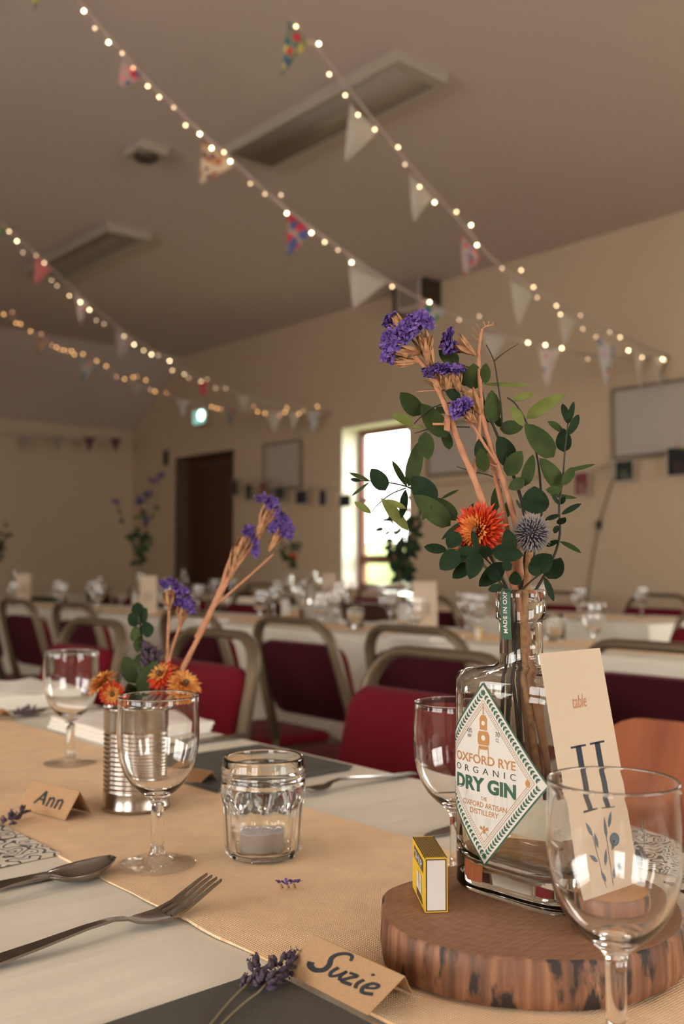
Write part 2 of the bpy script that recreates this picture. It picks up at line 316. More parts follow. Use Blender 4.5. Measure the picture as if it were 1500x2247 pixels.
# ------------------------------------------------------------------ the room
def structure(o): o['kind'] = 'structure'; return o
def wall(name, axis, pos, thick, a0, a1, z1, holes):
    """axis 'x': wall plane at x=pos, runs along y; holes (a0,a1,z0,z1)"""
    mb = MB(); cuts = sorted(holes); a = a0
    def put(p, q, z0, z2):
        if q - p < 1e-4 or z2 - z0 < 1e-4: return
        c = (pos + thick / 2, (p + q) / 2, (z0 + z2) / 2); s = (abs(thick), q - p, z2 - z0)
        if axis == 'y': c = (c[1], c[0], c[2]); s = (s[1], s[0], s[2])
        mb.box(c, s)
    for h in cuts:
        put(a, h[0], 0, z1); put(h[0], h[1], 0, h[2]); put(h[0], h[1], h[3], z1); a = h[1]
    put(a, a1, 0, z1)
    return structure(mb.build(name, M_wall, smooth=False))
H = lambda s: [(x[1], x[2], x[3], x[4]) for x in WINS if x[0] == s]
wall('wall_right', 'x', 5.30, 0.25, -3.0, 9.52, 3.08, H('right') + [(7.63, 8.66, 0.0, 2.07)])
wall('wall_left', 'x', -2.60, -0.25, -3.0, 9.52, 3.08, H('left'))
wall('wall_front', 'y', -3.0, -0.25, -2.85, 5.55, 3.08, H('front'))
wall('wall_back', 'y', 9.52, 0.25, -2.85, 5.55, 2.43, [])
mb = MB(); mb.box((1.35, 3.26, -0.05), (8.4, 13.02, 0.1)); structure(mb.build('floor', M_floor, smooth=False))
mb = MB(); mb.box((1.35, 2.625, 3.13), (8.4, 11.75, 0.1))
mb.add([(-2.85,8.5,3.08),(5.55,8.5,3.08),(5.55,9.77,2.27),(-2.85,9.77,2.27),(-2.85,8.5,3.18),(5.55,8.5,3.18),(5.55,9.77,2.37),(-2.85,9.77,2.37)],[(0,1,2,3),(7,6,5,4),(0,4,5,1),(3,2,6,7),(0,3,7,4),(1,5,6,2)])
structure(mb.build('ceiling', M_ceil, smooth=False))
# windows
def window(n, side, a, b, z0, z1, rails):
    w_ = bpy.data.objects.new('window_%d' % n, None); C.objects.link(w_); structure(w_)
    if side == 'right': w_.location = (5.50, a, z0); u = Vector((0, 1, 0)); nn = Vector((1, 0, 0))
    elif side == 'left': w_.location = (-2.80, a, z0); u = Vector((0, 1, 0)); nn = Vector((-1, 0, 0))
    else: w_.location = (a, -3.20, z0); u = Vector((1, 0, 0)); nn = Vector((0, -1, 0))
    W, Hh, t = b - a, z1 - z0, 0.055
    def bar(c0, c1, z_0, z_1, nm='window_frame', th=0.05, mt=M_framewood):
        q = MB(); c = u * (c0 + c1) / 2 + Vector((0, 0, (z_0 + z_1) / 2)); s = Vector((abs(u.x) * (c1 - c0) + abs(nn.x) * th, abs(u.y) * (c1 - c0) + abs(nn.y) * th, z_1 - z_0)); q.box(c, s)
        return q.build(nm, mt, w_, smooth=False)
    bar(0, t, 0, Hh); bar(W - t, W, 0, Hh); bar(t, W - t, 0, t); bar(t, W - t, Hh - t, Hh)
    zs = [t] + [r * Hh for r, _ in rails] + [Hh - t]
    for r, th in rails: bar(t, W - t, r * Hh - th / 2, r * Hh + th / 2, 'glazing_bar', 0.045)
    if W > 1.0: bar(W / 2 - 0.03, W / 2 + 0.03, t, Hh - t, 'mullion')
    for i in range(len(zs) - 1): bar(t * 0.9, W - t * 0.9, zs[i] - 0.002, zs[i + 1] + 0.002, 'pane', 0.004, M_pane)
    if n == 1:
        for c, s in (((-.106, W - .004, Hh / 2), (.186, .008, Hh)), ((-.106, .004, Hh / 2), (.186, .008, Hh)), ((-.106, W / 2, Hh - .004), (.186, W - .016, .008))):
            q = MB(); q.box(c, s); q.build('window_reveal', M_reveal, w_, smooth=False)
    q = MB(); c = u * W / 2 - nn * 0.10 + Vector((0, 0, 0.006)); q.box(c, (abs(u.x) * W + abs(nn.x) * 0.14 , abs(u.y) * W + abs(nn.y) * 0.14, 0.012)); q.build('window_sill', M_framewood if n == 1 else M_plastic, w_, smooth=False)
M_reveal = mat('daylit_reveal_white', (0.88, 0.86, 0.74), 0.7)  # paler than the wall paint: the daylight on the reveal put into its colour
for i, wn in enumerate(WINS): window(i + 1, *wn, rails=[(0.19, 0.07), (0.555, 0.035)] if i == 0 else [(0.6, 0.03)])
# door: dark panelled leaf at the back of the reveal
dr = bpy.data.objects.new('door_1', None); C.objects.link(dr); structure(dr); dr.location = (5.50, 7.63, 0)
for c, s in (((0, .03, 1.035), (.09, .06, 2.07)), ((0, 1.0, 1.035), (.09, .06, 2.07)), ((0, .515, 2.03), (.09, .91, .08))):
    q = MB(); q.box(c, s); q.build('door_frame', M_darkwood, dr, smooth=False)
M_lin = mat('door_lining_wood', (0.11, 0.070, 0.045), 0.6)
for c, s in (((-.10, 1.022, 1.03), (.20, .016, 2.06)), ((-.10, .008, 1.03), (.20, .016, 2.06)), ((-.10, .515, 2.062), (.20, 1.03, .016))):
    q = MB(); q.box(c, s); q.build('door_lining', M_lin, dr, smooth=False)
q = MB(); q.box((0.01, .515, .995), (.045, .905, 1.985)); q.build('door_leaf', M_darkwood, dr, smooth=False)
for z, h in ((.55, .7), (1.45, .75)):
    q = MB(); q.box((-.018, .515, z), (.012, .62, h)); q.build('door_panel', M_darkwood, dr, smooth=False)
q = MB(); q.tube([(-.02, .12, 1.0), (-.06, .12, 1.0), (-.06, .24, 1.0)], .009); q.build('door_handle', M_steel, dr)
mb = MB(); mb.box((11.6, 4, -0.55), (12, 26, 0.1)); structure(mb.build('ground_outside', M_grass, smooth=False))
# hedge beyond the window
mb = MB(); rr = random.Random(3)
for i in range(60):
    mb.ball((13 + rr.uniform(-.4, .4), -3 + i * .3, rr.uniform(0, .9)), rr.uniform(.5, .75), 10, 7)
tag(mb.build('garden_hedge', M_hedge), 'bright green hedge in the garden outside the window', 'hedge', kind='stuff')
# boards on the right wall
def board(label, y0, y1, z0, z1):
    t = thing('notice_board', label, 'board', (5.30, y0, z0)); W, Hh = y1 - y0, z1 - z0
    q = MB(); q.box((-.010, W/2, Hh/2), (.018, W - .02, Hh - .02)); q.build('board_surface', M_board, t, smooth=False)
    for c, s in (((-.012, W/2, Hh - .012), (.024, W, .024)), ((-.012, W/2, .012), (.024, W, .024)), ((-.012, .012, Hh/2), (.024, .024, Hh - .048)), ((-.012, W - .012, Hh/2), (.024, .024, Hh - .048))):
        q = MB(); q.box(c, s); q.build('board_frame', M_boardf, t, smooth=False)
board('pale noticeboard on the wall between the door and the window', 6.60, 7.15, 1.64, 2.07)
board('pale noticeboard on the wall just right of the window, behind the bouquet', 4.55, 5.12, 1.64, 2.03)
board('large whiteboard at the right edge beneath the end of the bunting', 2.0, 3.53, 1.645, 2.09)
# photographs pegged on a string along the right wall
PH = [(515, 1070, 5.2), (545, 1080, 5.2), (577, 1072, 5.2), (613, 1084, 5.2), (661, 1091, 5.2), (708, 1092, 5.2), (757, 1099, 5.2), (1275, 1062, 5.2), (1369, 1033, 5.2), (1486, 1012, 5.2)]
line = [onx(a, b - 22, x + .01) for a, b, x in PH]
q = MB(); q.tube([onx(420, 1015, 5.21)] + line, .0025, 5); tag(q.build('photo_string', M_wire), 'dark string of pegged photographs along the right wall', 'string')
pn = ['photo hanging beside the door opening', 'tall dark photo right of the door', 'small photo with reddish people below the first noticeboard', 'dark green photo below the first noticeboard', 'wide dark photo left of centre on the string', 'narrow dark photo left of the window', 'dark photo hanging against the bright window reveal', 'tall photo right of the bouquet with a pale edge', 'reddish photo below the whiteboard corner', 'photo with yellow-green top at the right edge']
pw = [(.10, .15), (.10, .15), (.13, .12), (.15, .13), (.16, .12), (.10, .14), (.14, .10), (.11, .15), (.13, .13), (.14, .17)]
for i, (a, b, x) in enumerate(PH):
    p = onx(a, b, x); t = thing('photo_print', pn[i], 'photo', p, 0); wd, hh = pw[i]
    q = MB(); q.box((0, 0, 0), (.002, wd, hh)); q.build('print_border', M_paper, t, smooth=False)
    cols = [[(.05,.03,.03),(.15,.05,.05),(.02,.02,.03)], [(.02,.03,.02),(.10,.07,.06),(.03,.05,.03)], [(.20,.05,.05),(.05,.04,.06),(.28,.16,.12)], [(.02,.03,.02),(.03,.05,.03),(.1,.1,.08)], [(.04,.03,.03),(.14,.08,.06),(.02,.02,.02)]][i % 5]
    if i == 9: cols = [(.02,.02,.02),(.22,.22,.03),(.05,.03,.03)]
    q = MB(); q.box((-.0015, 0, 0), (.001, wd - .010, hh - .010)); q.build('picture', floral('photo_picture', cols[0], cols, 18, .55), t, smooth=False)
    q = MB(); q.box((-.003, 0, hh/2), (.008, .007, .03)); q.build('peg', M_tan, t, smooth=False)
# cable with an inline switch on the wall
q = MB(); q.tube([onx(a, b, 5.285) for a, b in ((1462, 786), (1440, 850), (1412, 920), (1382, 985), (1356, 1025), (1335, 1080), (1313, 1150), (1300, 1220), (1288, 1300), (1282, 1400))], .004, 6)
c_ = q.build('hanging_cable', M_wire); tag(c_, 'thin cable hanging down the wall from the bunting hook, with an inline switch', 'cable')
q = MB(); p = onx(1313, 1152, 5.275); q.box(p, (.022, .028, .05)); q.build('inline_switch', M_blackpl, c_, smooth=False)
# exit sign, small sign
p = onx(446, 916, 5.29); t = thing('exit_sign', 'green lit emergency exit sign on the wall above the dark door', 'sign', p)
q = MB(); q.box((-.02, 0, 0), (.05, .24, .15)); q.build('sign_housing', M_plastic, t, smooth=False)
q = MB(); q.box((-.047, 0.012, 0), (.004, .19, .125)); q.build('sign_face', M_exit, t, smooth=False)
q = MB(); q.ball((-.056, -.045, .012), .045, 16, 10, (.25, 1, 1)); q.build('sign_lamp', M_exitw, t)
q = MB()
for z in (-.02, 0, .02): q.box((-.0495, .055, z), (.001, .05, .010))
q.build('sign_symbol', M_paper, t, smooth=False)
p = onx(364, 1005, 5.29); q = MB(); q.box(p, (.02, .07, .15)); tag(q.build('wall_switch_box', M_blackpl, smooth=False), 'small black upright box on the wall left of the door', 'box')
# wall heater/speaker up in the junction
p = onx(912, 645, 5.2); t = thing('wall_speaker', 'beige wall speaker on dark side brackets under the ceiling', 'speaker', p)
q = MB(); q.box((0, 0, .02), (.16, .24, .30)); q.build('speaker_cabinet', M_ceil, t, smooth=False)
for s in (-1, 1): q = MB(); q.box((.01, s * .15, .02), (.18, .03, .33)); q.build('side_bracket', M_reflect, t, smooth=False)
q = MB(); q.box((-.082, 0, .02), (.004, .2, .26)); q.build('speaker_grille', M_diff, t, smooth=False)
# ceiling luminaires
def luminaire(label, y0, y1, x=2.93, louvre=True):
    t = thing('ceiling_luminaire', label, 'ceiling light', (x, (y0 + y1) / 2, 3.08)); L = (y1 - y0)
    q = MB(); a, b, h = .15, .145, -.050
    prof = [(-a, 0), (-b, h), (-b + .014, h), (-b + .020, -.012), (b - .020, -.012), (b - .014, h), (b, h), (a, 0)]
    q.rings([[(p[0], s * L / 2, p[1]) for p in prof] for s in (-1, 1)], True, True, True); q.build('housing', M_plastic, t, smooth=False)
    for s in (-1, 1): q = MB(); q.box((0, s * (L/2 - .03), -.026), (.26, .055, .046)); q.build('end_cap', M_plastic, t, smooth=False)
    if louvre:
        bl = None; n = 14
        for i in range(n):
            if bl is None: q = MB(); q.box((0, 0, 0), (.245, .005, .026)); bl = q.build('louvre_blade', M_diff, t, smooth=False); o = bl
            else: o = bl.copy(); C.objects.link(o)
            o.location = (0, -L/2 + .09 + (L - .18) * i / (n - 1), -.036)
        q = MB(); q.box((0, 0, -.016), (.25, L - .12, .004)); q.build('reflector', M_reflect, t, smooth=False)
    else: q = MB(); q.box((0, 0, -.043), (.246, L - .115, .012)); q.build('diffuser', M_diff, t)
    q = MB(); q.tube([(0, -L/2 + .06, -.027), (0, L/2 - .06, -.027)], .008, 8); q.build('tube_lamp', M_plastic, t)
luminaire('long unlit fluorescent ceiling light with a smooth grey diffuser', 2.80, 4.06, 2.88, False)
luminaire('unlit louvred fluorescent ceiling light further from the camera', 5.42, 6.68, 2.98)
t = thing('ceiling_sensor', 'small beige square sensor box on the ceiling left of the long light', 'sensor', (2.46, 4.32, 3.08))
q = MB(); q.box((0, 0, -.02), (.16, .16, .04)); q.build('sensor_base', M_plastic, t, smooth=False)
q = MB(); q.lathe([(.06, -.04), (.055, -.06), (.03, -.072), (.002, -.075)], 20, cap1=True); q.build('sensor_dome', M_reflect, t)
# ------------------------------------------------------------------ bunting and string lights
def strand(pts): return [at(*p) for p in pts]
def interp(pts, px):
    for a, b in zip(pts, pts[1:]):
        if a[0] <= px <= b[0] or b is pts[-1]:
            k = (px - a[0]) / (b[0] - a[0]); return [a[i] + (b[i] - a[i]) * k for i in range(3)]
        if px < a[0]: k = (px - a[0]) / (b[0] - a[0]); return [a[i] + (b[i] - a[i]) * k for i in range(3)]
def smooth_curve(P, n=5):
    out = []
    for i in range(len(P) - 1):
        p0 = P[max(i - 1, 0)]; p1 = P[i]; p2 = P[i + 1]; p3 = P[min(i + 2, len(P) - 1)]
        for k in range(n):
            t = k / n; out.append(0.5 * ((2 * p1) + (p2 - p0) * t + (2 * p0 - 5 * p1 + 4 * p2 - p3) * t * t + (3 * p1 - p0 - 3 * p2 + p3) * t ** 3))
    out.append(P[-1]); return out
def bunting(label, light_label, pts, flags, bulbs, tape_r=.008):
    P = strand(pts)
    t = thing('bunting', label, 'bunting', P[-1]); q = MB(); sc_ = smooth_curve(P)
    q.tube(sc_, tape_r, 6, flat=.25, up=(0, 1, 0)); q.build('tape', M_tape, t, world=True)
    for (ax, ay, bx, by, tx, ty, kind) in flags:
        d = interp(pts, (ax + bx) / 2)[2]; dt = .02 * R.uniform(-1, 1)
        a, b, c = at(ax, ay, d), at(bx, by, interp(pts, bx)[2]), at(tx, ty, d + dt)
        n_ = (b - a).cross(c - a).normalized(); q = MB(); g = 6; rows = []
        for i in range(g + 1):
            s = i / g; l = a.lerp(c, s); r = b.lerp(c, s); rows.append([l.lerp(r, j / 4) + n_ * (.006 * math.sin(j * 1.7 + s * 3)) for j in range(5)])
        q.rings(rows, False); q.rings([[v + n_ * .0015 for v in r_] for r_ in rows], False)
        q.build('flag', FL[kind], t, world=True)
    if bulbs:
        t2 = thing('fairy_light_string', light_label, 'string lights', P[-1] + Vector((0, 0, .02)))
        bp = []; base = {}
        for (x, y, k) in bulbs:
            d = interp(pts, x)[2]; bp.append((at(x, y, d - .03), k))
        wp = []
        for i, (p, k) in enumerate(bp):
            wp.append(p + Vector((0, 0, .008)))
            if i < len(bp) - 1:
                m_ = (p + bp[i + 1][0]) / 2 + Vector((0, 0, R.uniform(-.012, .02))); wp.append(m_)
        q = MB(); q.tube(wp, .0013, 5); q.build('wire', M_wirec, t2, world=True)
        for p, k in bp:
            if k not in base:
                q = MB(); q.ball((0, 0, 0), .0052, 10, 7); base[k] = q.build('bulb', {'h': B_hot, 'm': B_mid, 'd': B_dim, 'o': B_or, 'q': B_ord}[k], t2); o = base[k]
            else: o = base[k].copy(); C.objects.link(o)
            o.location = p - t2.location
    return t
def K(s, d='h'):
    out = []
    for w_ in s.split():
        k = d
        if w_[-1] in 'hmdoq': k = w_[-1]; w_ = w_[:-1]
        x, y = w_.split(','); out.append((float(x), float(y), k))
    return sorted(out)
pA = [(560, -95, 3.25), (615, 0, 3.42), (710, 120, 3.62), (770, 200, 3.75), (885, 345, 4.0), (1000, 475, 4.3), (1100, 585, 4.6), (1250, 680, 5.1), (1380, 745, 5.5), (1465, 783, 5.84)]
bunting('bunting with cream and floral flags, nearest strand on the right', 'warm fairy lights wound along the rightmost bunting strand', pA,
 [(632,45,680,95,618,165,'green floral'),(768,225,828,292,757,357,'cream'),(898,372,948,432,908,488,'cream'),(1012,510,1055,570,1018,605,'pink floral'),(1115,595,1168,650,1138,718,'cream'),(1225,683,1262,705,1238,765,'cream'),(1308,738,1350,765,1330,850,'blue and red floral'),(1388,762,1415,778,1405,855,'cream'),(1425,778,1458,785,1448,850,'cream')],
 K('649,58m 699,96h 722,163m 757,209m 785,252m 822,284m 873,323m 888,361d 920,410m 953,444h 1001,465m 1033,494h 1046,538h 1101,589d 1143,593m 1170,630m 1178,653d 1220,671m 1229,690m 1273,692d 1278,722d 1307,739d 1360,740m 1337,729d 1378,769h 1408,784m 1453,788h 1457,790m'))
pB = [(40, -165, 3.25), (165, -10, 3.55), (280, 128, 3.7), (400, 250, 3.85), (510, 352, 4.0), (630, 460, 4.18), (760, 555, 4.4), (860, 622, 4.65), (980, 685, 4.95), (1110, 738, 5.25), (1290, 780, 5.6), (1465, 786, 5.84)]
bunting('bunting with mixed floral and plain flags crossing the middle of the ceiling', 'warm fairy lights wound along the middle bunting strand', pB,
 [(62,-120,118,-65,75,25,'green floral'),(268,120,312,168,260,195,'pink floral'),(445,305,515,362,438,405,'orange floral'),(632,465,690,508,630,565,'red floral'),(765,560,850,618,775,678,'cream'),(915,655,975,685,945,728,'teal floral'),(1050,715,1110,740,1080,790,'cream'),(1178,755,1228,768,1200,855,'red dotted')],
 K('184,24h 208,62d 238,93h 268,117d 292,149q 324,189m 349,213m 381,236d 407,275m 438,294h 464,325h 491,334m 505,354h 549,403d 581,426d 616,428d 629,468h 683,511h 712,531m 741,549d 771,576h 860,629m 942,663h 1007,702d 1051,694d 1158,752h 1196,757h 1232,764h 1289,788d'))
pC = [(-60, 425, 5.35), (0, 488, 5.6), (78, 555, 5.8), (165, 638, 6.1), (275, 730, 6.5), (380, 795, 6.9), (480, 848, 7.4), (600, 885, 7.8), (720, 905, 8.12)]
bunting('bunting with pink and pale flags, upper strand on the left', 'pale warm fairy lights along the upper left bunting strand', pC,
 [(-14,475,20,500,0,522,'green floral'),(78,558,115,592,75,625,'pink'),(163,640,195,668,176,712,'red dotted'),(252,715,290,745,262,795,'lilac'),(435,828,462,842,442,885,'red floral'),(520,862,548,872,534,905,'cream')],
 K('20,508m 37,529h 50,554d 79,561d 97,577m 113,615d 125,627d 152,649m 176,663h 196,680h 211,703d 228,711d 272,738m 294,756h 315,769m 332,778h 347,780d 372,792h 378,813m 404,821m 414,830d 441,837m 454,832d 473,852d 495,852d'), .007)
pD = [(-60, 665, 7.3), (0, 684, 7.4), (100, 742, 7.55), (212, 800, 7.7), (350, 862, 7.85), (480, 895, 7.95), (620, 902, 8.05), (720, 907, 8.12)]
bunting('bunting with an orange floral flag, lowest lit strand on the left', 'orange fairy lights bunched along the lowest left bunting strand', pD,
 [(80,732,108,748,82,782,'orange floral'),(173,782,215,800,182,840,'teal floral'),(285,836,312,848,297,872,'grey'),(386,872,412,880,402,922,'blue dotted'),(490,893,520,898,505,940,'green floral'),(580,898,622,902,600,952,'cream'),(633,900,658,904,643,948,'cream'),(672,903,702,906,686,952,'blue dotted')],
 K('8,690o 27,685q 35,709o 45,711o 67,727o 91,733q 114,758q 124,762o 131,767q 140,768o 149,771q 157,770o 163,778o 182,777o 212,792o 233,803o 255,827q 273,832o 292,828o 300,826q 320,834o 330,856q 340,859o 365,862q 464,893o 476,896o 484,898q 556,892q 565,904o 581,907o 613,912q 625,905o 629,895o 655,908o 664,901q 696,892o', 'o'), .007)
fE = []
for i, (x, k) in enumerate(((54, 'lilac'), (126, 'grey'), (196, 'purple'), (253, 'purple'))): fE.append((x - 14, 956 + i, x + 14, 957 + i, x, 994, k))
bunting('faint bunting with two dark purple flags along the far end wall', '', [(-40, 950, 9.6), (110, 955, 9.75), (280, 962, 9.95)], fE, None, .005)

# ------------------------------------------------------------------ tables with cloths and runners
def table_set(n, x0, x1, y0, y1, lab, cloth, run, rx0, rx1, hem=.47):
    cx, cy = (x0 + x1) / 2, (y0 + y1) / 2
    t = thing('folding_table', lab, 'table', (cx, cy, 0)); q = MB(); q.box((0, 0, .734), (x1 - x0 - .006, y1 - y0 - .006, .024)); q.build('tabletop', M_ply, t, smooth=False)
    nl = max(2, int((y1 - y0) / 1.8) + 1)
    for i in range(nl):
        yy = -(y1 - y0) / 2 + .25 + (y1 - y0 - .5) * i / (nl - 1)
        for s in (-1, 1):
            q = MB(); q.tube([(s * (x1 - x0) / 2 * .78, yy, 0), (s * (x1 - x0) / 2 * .78, yy, .722)], .014, 8); q.build('leg', M_reflect, t)
    # cloth: top and four hanging sides with folds
    q = MB(); per = []; st = .03
    def edge(a, b):
        L = (Vector(b) - Vector(a)).length; k = max(2, int(L / st)); return [Vector(a).lerp(Vector(b), i / k) for i in range(k)]
    e = .006; c4 = [(x0 - e, y0 - e, 0), (x1 + e, y0 - e, 0), (x1 + e, y1 + e, 0), (x0 - e, y1 + e, 0)]
    for i in range(4): per += edge(c4[i], c4[(i + 1) % 4])
    c = Vector((cx, cy, 0)); rows = []
    for z, wob in ((.7495, 0), (.746, .0), (.735, .001), (.75 - (.75 - hem) * .3, .008), (.75 - (.75 - hem) * .65, .014), (hem, .018)):
        row = []
        for k, p in enumerate(per):
            nx = 0 if abs(abs(p.x - cx) - (x1 - x0) / 2 - e) > 1e-4 else (1 if p.x > cx else -1); ny = 0 if abs(abs(p.y - cy) - (y1 - y0) / 2 - e) > 1e-4 else (1 if p.y > cy else -1)
            ff = wob * (math.sin(k * .62 + math.sin(k * .13) * 2.0) * .5 + .5); ins = -.004 if z > .749 else 0
            row.append(p + Vector((nx * (ff + ins), ny * (ff + ins), z + (.006 * math.sin(k * .31) if z < hem + .01 else 0))))
        rows.append(row)
    rows.reverse(); q.rings(rows, True)
    q.rings([[v + Vector((0, 0, -.0006)) if i == len(rows) - 1 else v for v in rows[i]] for i in (len(rows) - 1,)] + [], True) if False else None
    cl = q
    # gridded top with slight creases
    nx_, ny_ = 24, int((y1 - y0) / .03); base = len(cl.v); rr = random.Random(n)
    for j in range(ny_ + 1):
        for i in range(nx_ + 1):
            u, v = i / nx_, j / ny_; X = x0 - .002 + (x1 - x0 + .004) * u; Y = y0 - .002 + (y1 - y0 + .004) * v
            edge_ = min(u, 1 - u, v * 6, (1 - v) * 6, .1) / .1
            z = .7496 + (.0007 * math.sin(Y * 21 + X * 8) + .0006 * math.sin(X * 47 - Y * 5)) * edge_
            cl.v.append((X, Y, z))
    for j in range(ny_):
        for i in range(nx_): a = base + j * (nx_ + 1) + i; cl.f.append((a, a + 1, a + nx_ + 2, a + nx_ + 1)); cl.m.append(0)
    o = cl.build('tablecloth', M_cloth, None, angle=50); tag(o, cloth, 'tablecloth')
    q = MB(); ny_ = int((y1 - y0 - .2) / .02); rows = []
    for j in range(ny_ + 1):
        Y = y0 + .1 + (y1 - y0 - .2) * j / ny_; rows.append([(rx0 + (rx1 - rx0) * i / 10 + (R.uniform(-.0016, .0016) if i in (0, 10) else 0), Y, .7522 + .0005 * math.sin(Y * 33 + i) ) for i in range(11)])
    q.rings(rows, False)
    q.rings([[(p[0], p[1], .7507) for p in (r[0], r[0])] for r in rows], False) if False else None
    for s in (0, 10): q.rings([[r[s], (r[s][0], r[s][1], .7506)] for r in rows], False)
    tag(q.build('table_runner', M_burlap), run, 'table runner')
table_set(1, .185, .87, -.55, 3.2, 'long folding table under the nearest cream cloth', 'cream tablecloth on the nearest table, under the cutlery and glasses', 'peach burlap runner down the nearest table, under the wood slice', .400, .676)
table_set(2, 2.42, 3.00, .2, 7.2, 'long folding table in the middle row behind the red chairs', 'cream tablecloth hanging on the middle row table', 'burlap runner on the middle row table', 2.56, 2.82, .37)
table_set(3, 3.75, 4.43, 2.34, 8.2, 'long folding table in the far row below the window', 'pale tablecloth on the far row table below the window', 'burlap runner on the far row table', 3.96, 4.22)

# ------------------------------------------------------------------ chairs
def arch(w_, zt, zb, xt, xb, r=.09, n=6):
    """frame path in local space: up one side, over the top, down the other; x leans from xb (at zb) to xt (at zt)"""
    P = []
    def X(z): return xb + (xt - xb) * (z - zb) / (zt - zb)
    zc = zt - r; wt = w_ * .90
    P.append((-w_ / 2, zb))
    P.append((-w_ / 2 * .97, (zb + zc) / 2)); P.append((-wt / 2, zc))
    for i in range(1, n + 1): a = PI - (PI / 2) * i / n; P.append((-wt / 2 + r + r * math.cos(a), zc + r * math.sin(a)))
    for i in range(n + 1): a = PI / 2 - (PI / 2) * i / n; P.append((wt / 2 - r + r * math.cos(a), zc + r * math.sin(a)))
    P.append((w_ / 2 * .97, (zb + zc) / 2)); P.append((w_ / 2, zb))
    return [Vector((X(z), y, z)) for y, z in P]
def make_chair(label, zt=.850, w_=.415):
    t = thing('stacking_chair', label, 'chair')
    q = MB(); up = (1, 0, -.0)
    q.tube(arch(w_, zt - .014, .44, -.30, -.19), .0118, 10, flat=1.62, up=up); q.build('back_frame', M_bronze, t)
    # back pad: rounded front cushion plus dark rear panel, both lean with the frame
    zb, zp = .535, zt - .085
    def X(z): return -.19 + (-.30 + .19) * (z - .44) / (zt - .014 - .44)
    pw = w_ * .90; outline = []
    def pad_ring(off, inset, curve):
        out = []; wv, zz0, zz1, r = pw / 2 - inset, zb + inset, zp - inset, .045
        for cx, cz, a0 in ((wv - r, zz1 - r, 0), (-wv + r, zz1 - r, PI/2), (-wv + r, zz0 + r, PI), (wv - r, zz0 + r, 3*PI/2)):
            for i in range(5):
                a = a0 + PI/2 * i / 4; y, z = cx + r * math.cos(a), cz + r * math.sin(a)
                out.append(Vector((X(z) + off - curve * (y / (pw/2)) ** 2 * 0 , y, z)))
        return out
    q = MB(); q.rings([pad_ring(.010, 0, 0), pad_ring(.030, -.004, 0), pad_ring(.048, .003, 0), pad_ring(.058, .022, 0), pad_ring(.062, .07, 0)], True, False, True); q.build('backrest', M_red, t)
    q = MB(); q.rings([pad_ring(-.002, .012, 0), pad_ring(.006, .004, 0), pad_ring(.010, 0, 0)], True, True, False); q.build('back_panel', M_maroon, t)
    q = MB(); r = []
    for off, ins in ((.367, .02), (.382, .0), (.399, -.004), (.411, .012), (.415, .05)):
        a = []
        for cx, cy, a0 in ((.20 - .05, w_/2 - .05, 0), (-.19 + .05, w_/2 - .06, PI/2), (-.19 + .05, -w_/2 + .06, PI), (.20 - .05, -w_/2 + .05, 3*PI/2)):
            for i in range(5): an = a0 + PI/2 * i / 4; rd = max(.05 - ins, .005); a.append((cx + rd * math.cos(an), cy + rd * math.sin(an), off - .01))
        r.append(a)
    q.rings(r, True, True, True); q.build('seat', M_red, t)
    for s in (-1, 1):
        q = MB(); q.tube([(-.19, s * w_/2, .46), (-.205, s * w_/2, .25), (-.24, s * (w_/2 + .01), .0)], .0125, 8, flat=.8); q.build('leg', M_bronze, t)
        q = MB(); q.tube([(.17, s * (w_/2 - .02), .367), (.19, s * (w_/2 - .015), .2), (.215, s * (w_/2 - .01), .0)], .0125, 8, flat=.8); q.build('leg', M_bronze, t)
        q = MB(); q.tube([(-.19, s * (w_/2 - .012), .360), (.18, s * (w_/2 - .02), .360)], .010, 8); q.build('side_rail', M_bronze, t)
    q = MB(); q.tube([(.195, -w_/2 + .02, .20), (.195, w_/2 - .02, .20)], .008, 8); q.build('stretcher', M_bronze, t)
    return t
c0 = None
def chair(x_back, y, face, label, group):
    global c0
    x = x_back + (.30 if face > 0 else -.30); rz = 0 if face > 0 else PI
    if c0 is None: c0 = make_chair(label); c0.location = (x, y, 0); c0.rotation_euler = (0, 0, rz); c0['group'] = group; return c0
    return dup(c0, (x, y, 0), rz, label, group)
g1 = 'red stacking chairs facing us across the nearest table'
for y, l in ((1.33, 'bright red padded chair facing us just behind and left of the labelled bottle'), (2.10, 'red padded chair facing us behind the tin of flowers'), (2.74, 'red padded chair facing us behind the farthest-left wine glass of the nearest table')): chair(1.41, y, -1, l, g1)
g2 = 'stacking chairs with their dark backs to us at the middle row table'
for y, l in ((1.23, 'dark-backed chair right behind the table number card'), (.54, 'dark-backed chair at the right end, beyond the frame edge'), (1.99, 'dark-backed bronze chair showing the yellow matchbox through its frame gap'), (2.55, 'dark-backed bronze chair standing in the middle above the empty jar'),
             (3.16, 'dark-backed bronze chair behind the upright purple statice in the tin'), (4.10, 'second dark-backed chair from the left edge'), (4.71, 'dark-backed chair nearest the left edge of the picture'), (5.35, 'dark-backed chair cut by the left edge')): chair(1.88, y * .945, 1, l, g2)
g3 = 'red stacking chairs on the far side of the middle row table'
for y, l in ((1.88, 'red chair facing us on the right, in front of the end of the far table'), (4.87, 'red chair facing us in the middle distance left of the statice heads'), (5.5, 'red chair facing us half hidden by the far table card'), (6.15, 'red chair facing us among the far glasses on the left')): chair(3.53, y, -1, l, g3)
g4 = 'stacking chairs with their backs to us at the far row table'
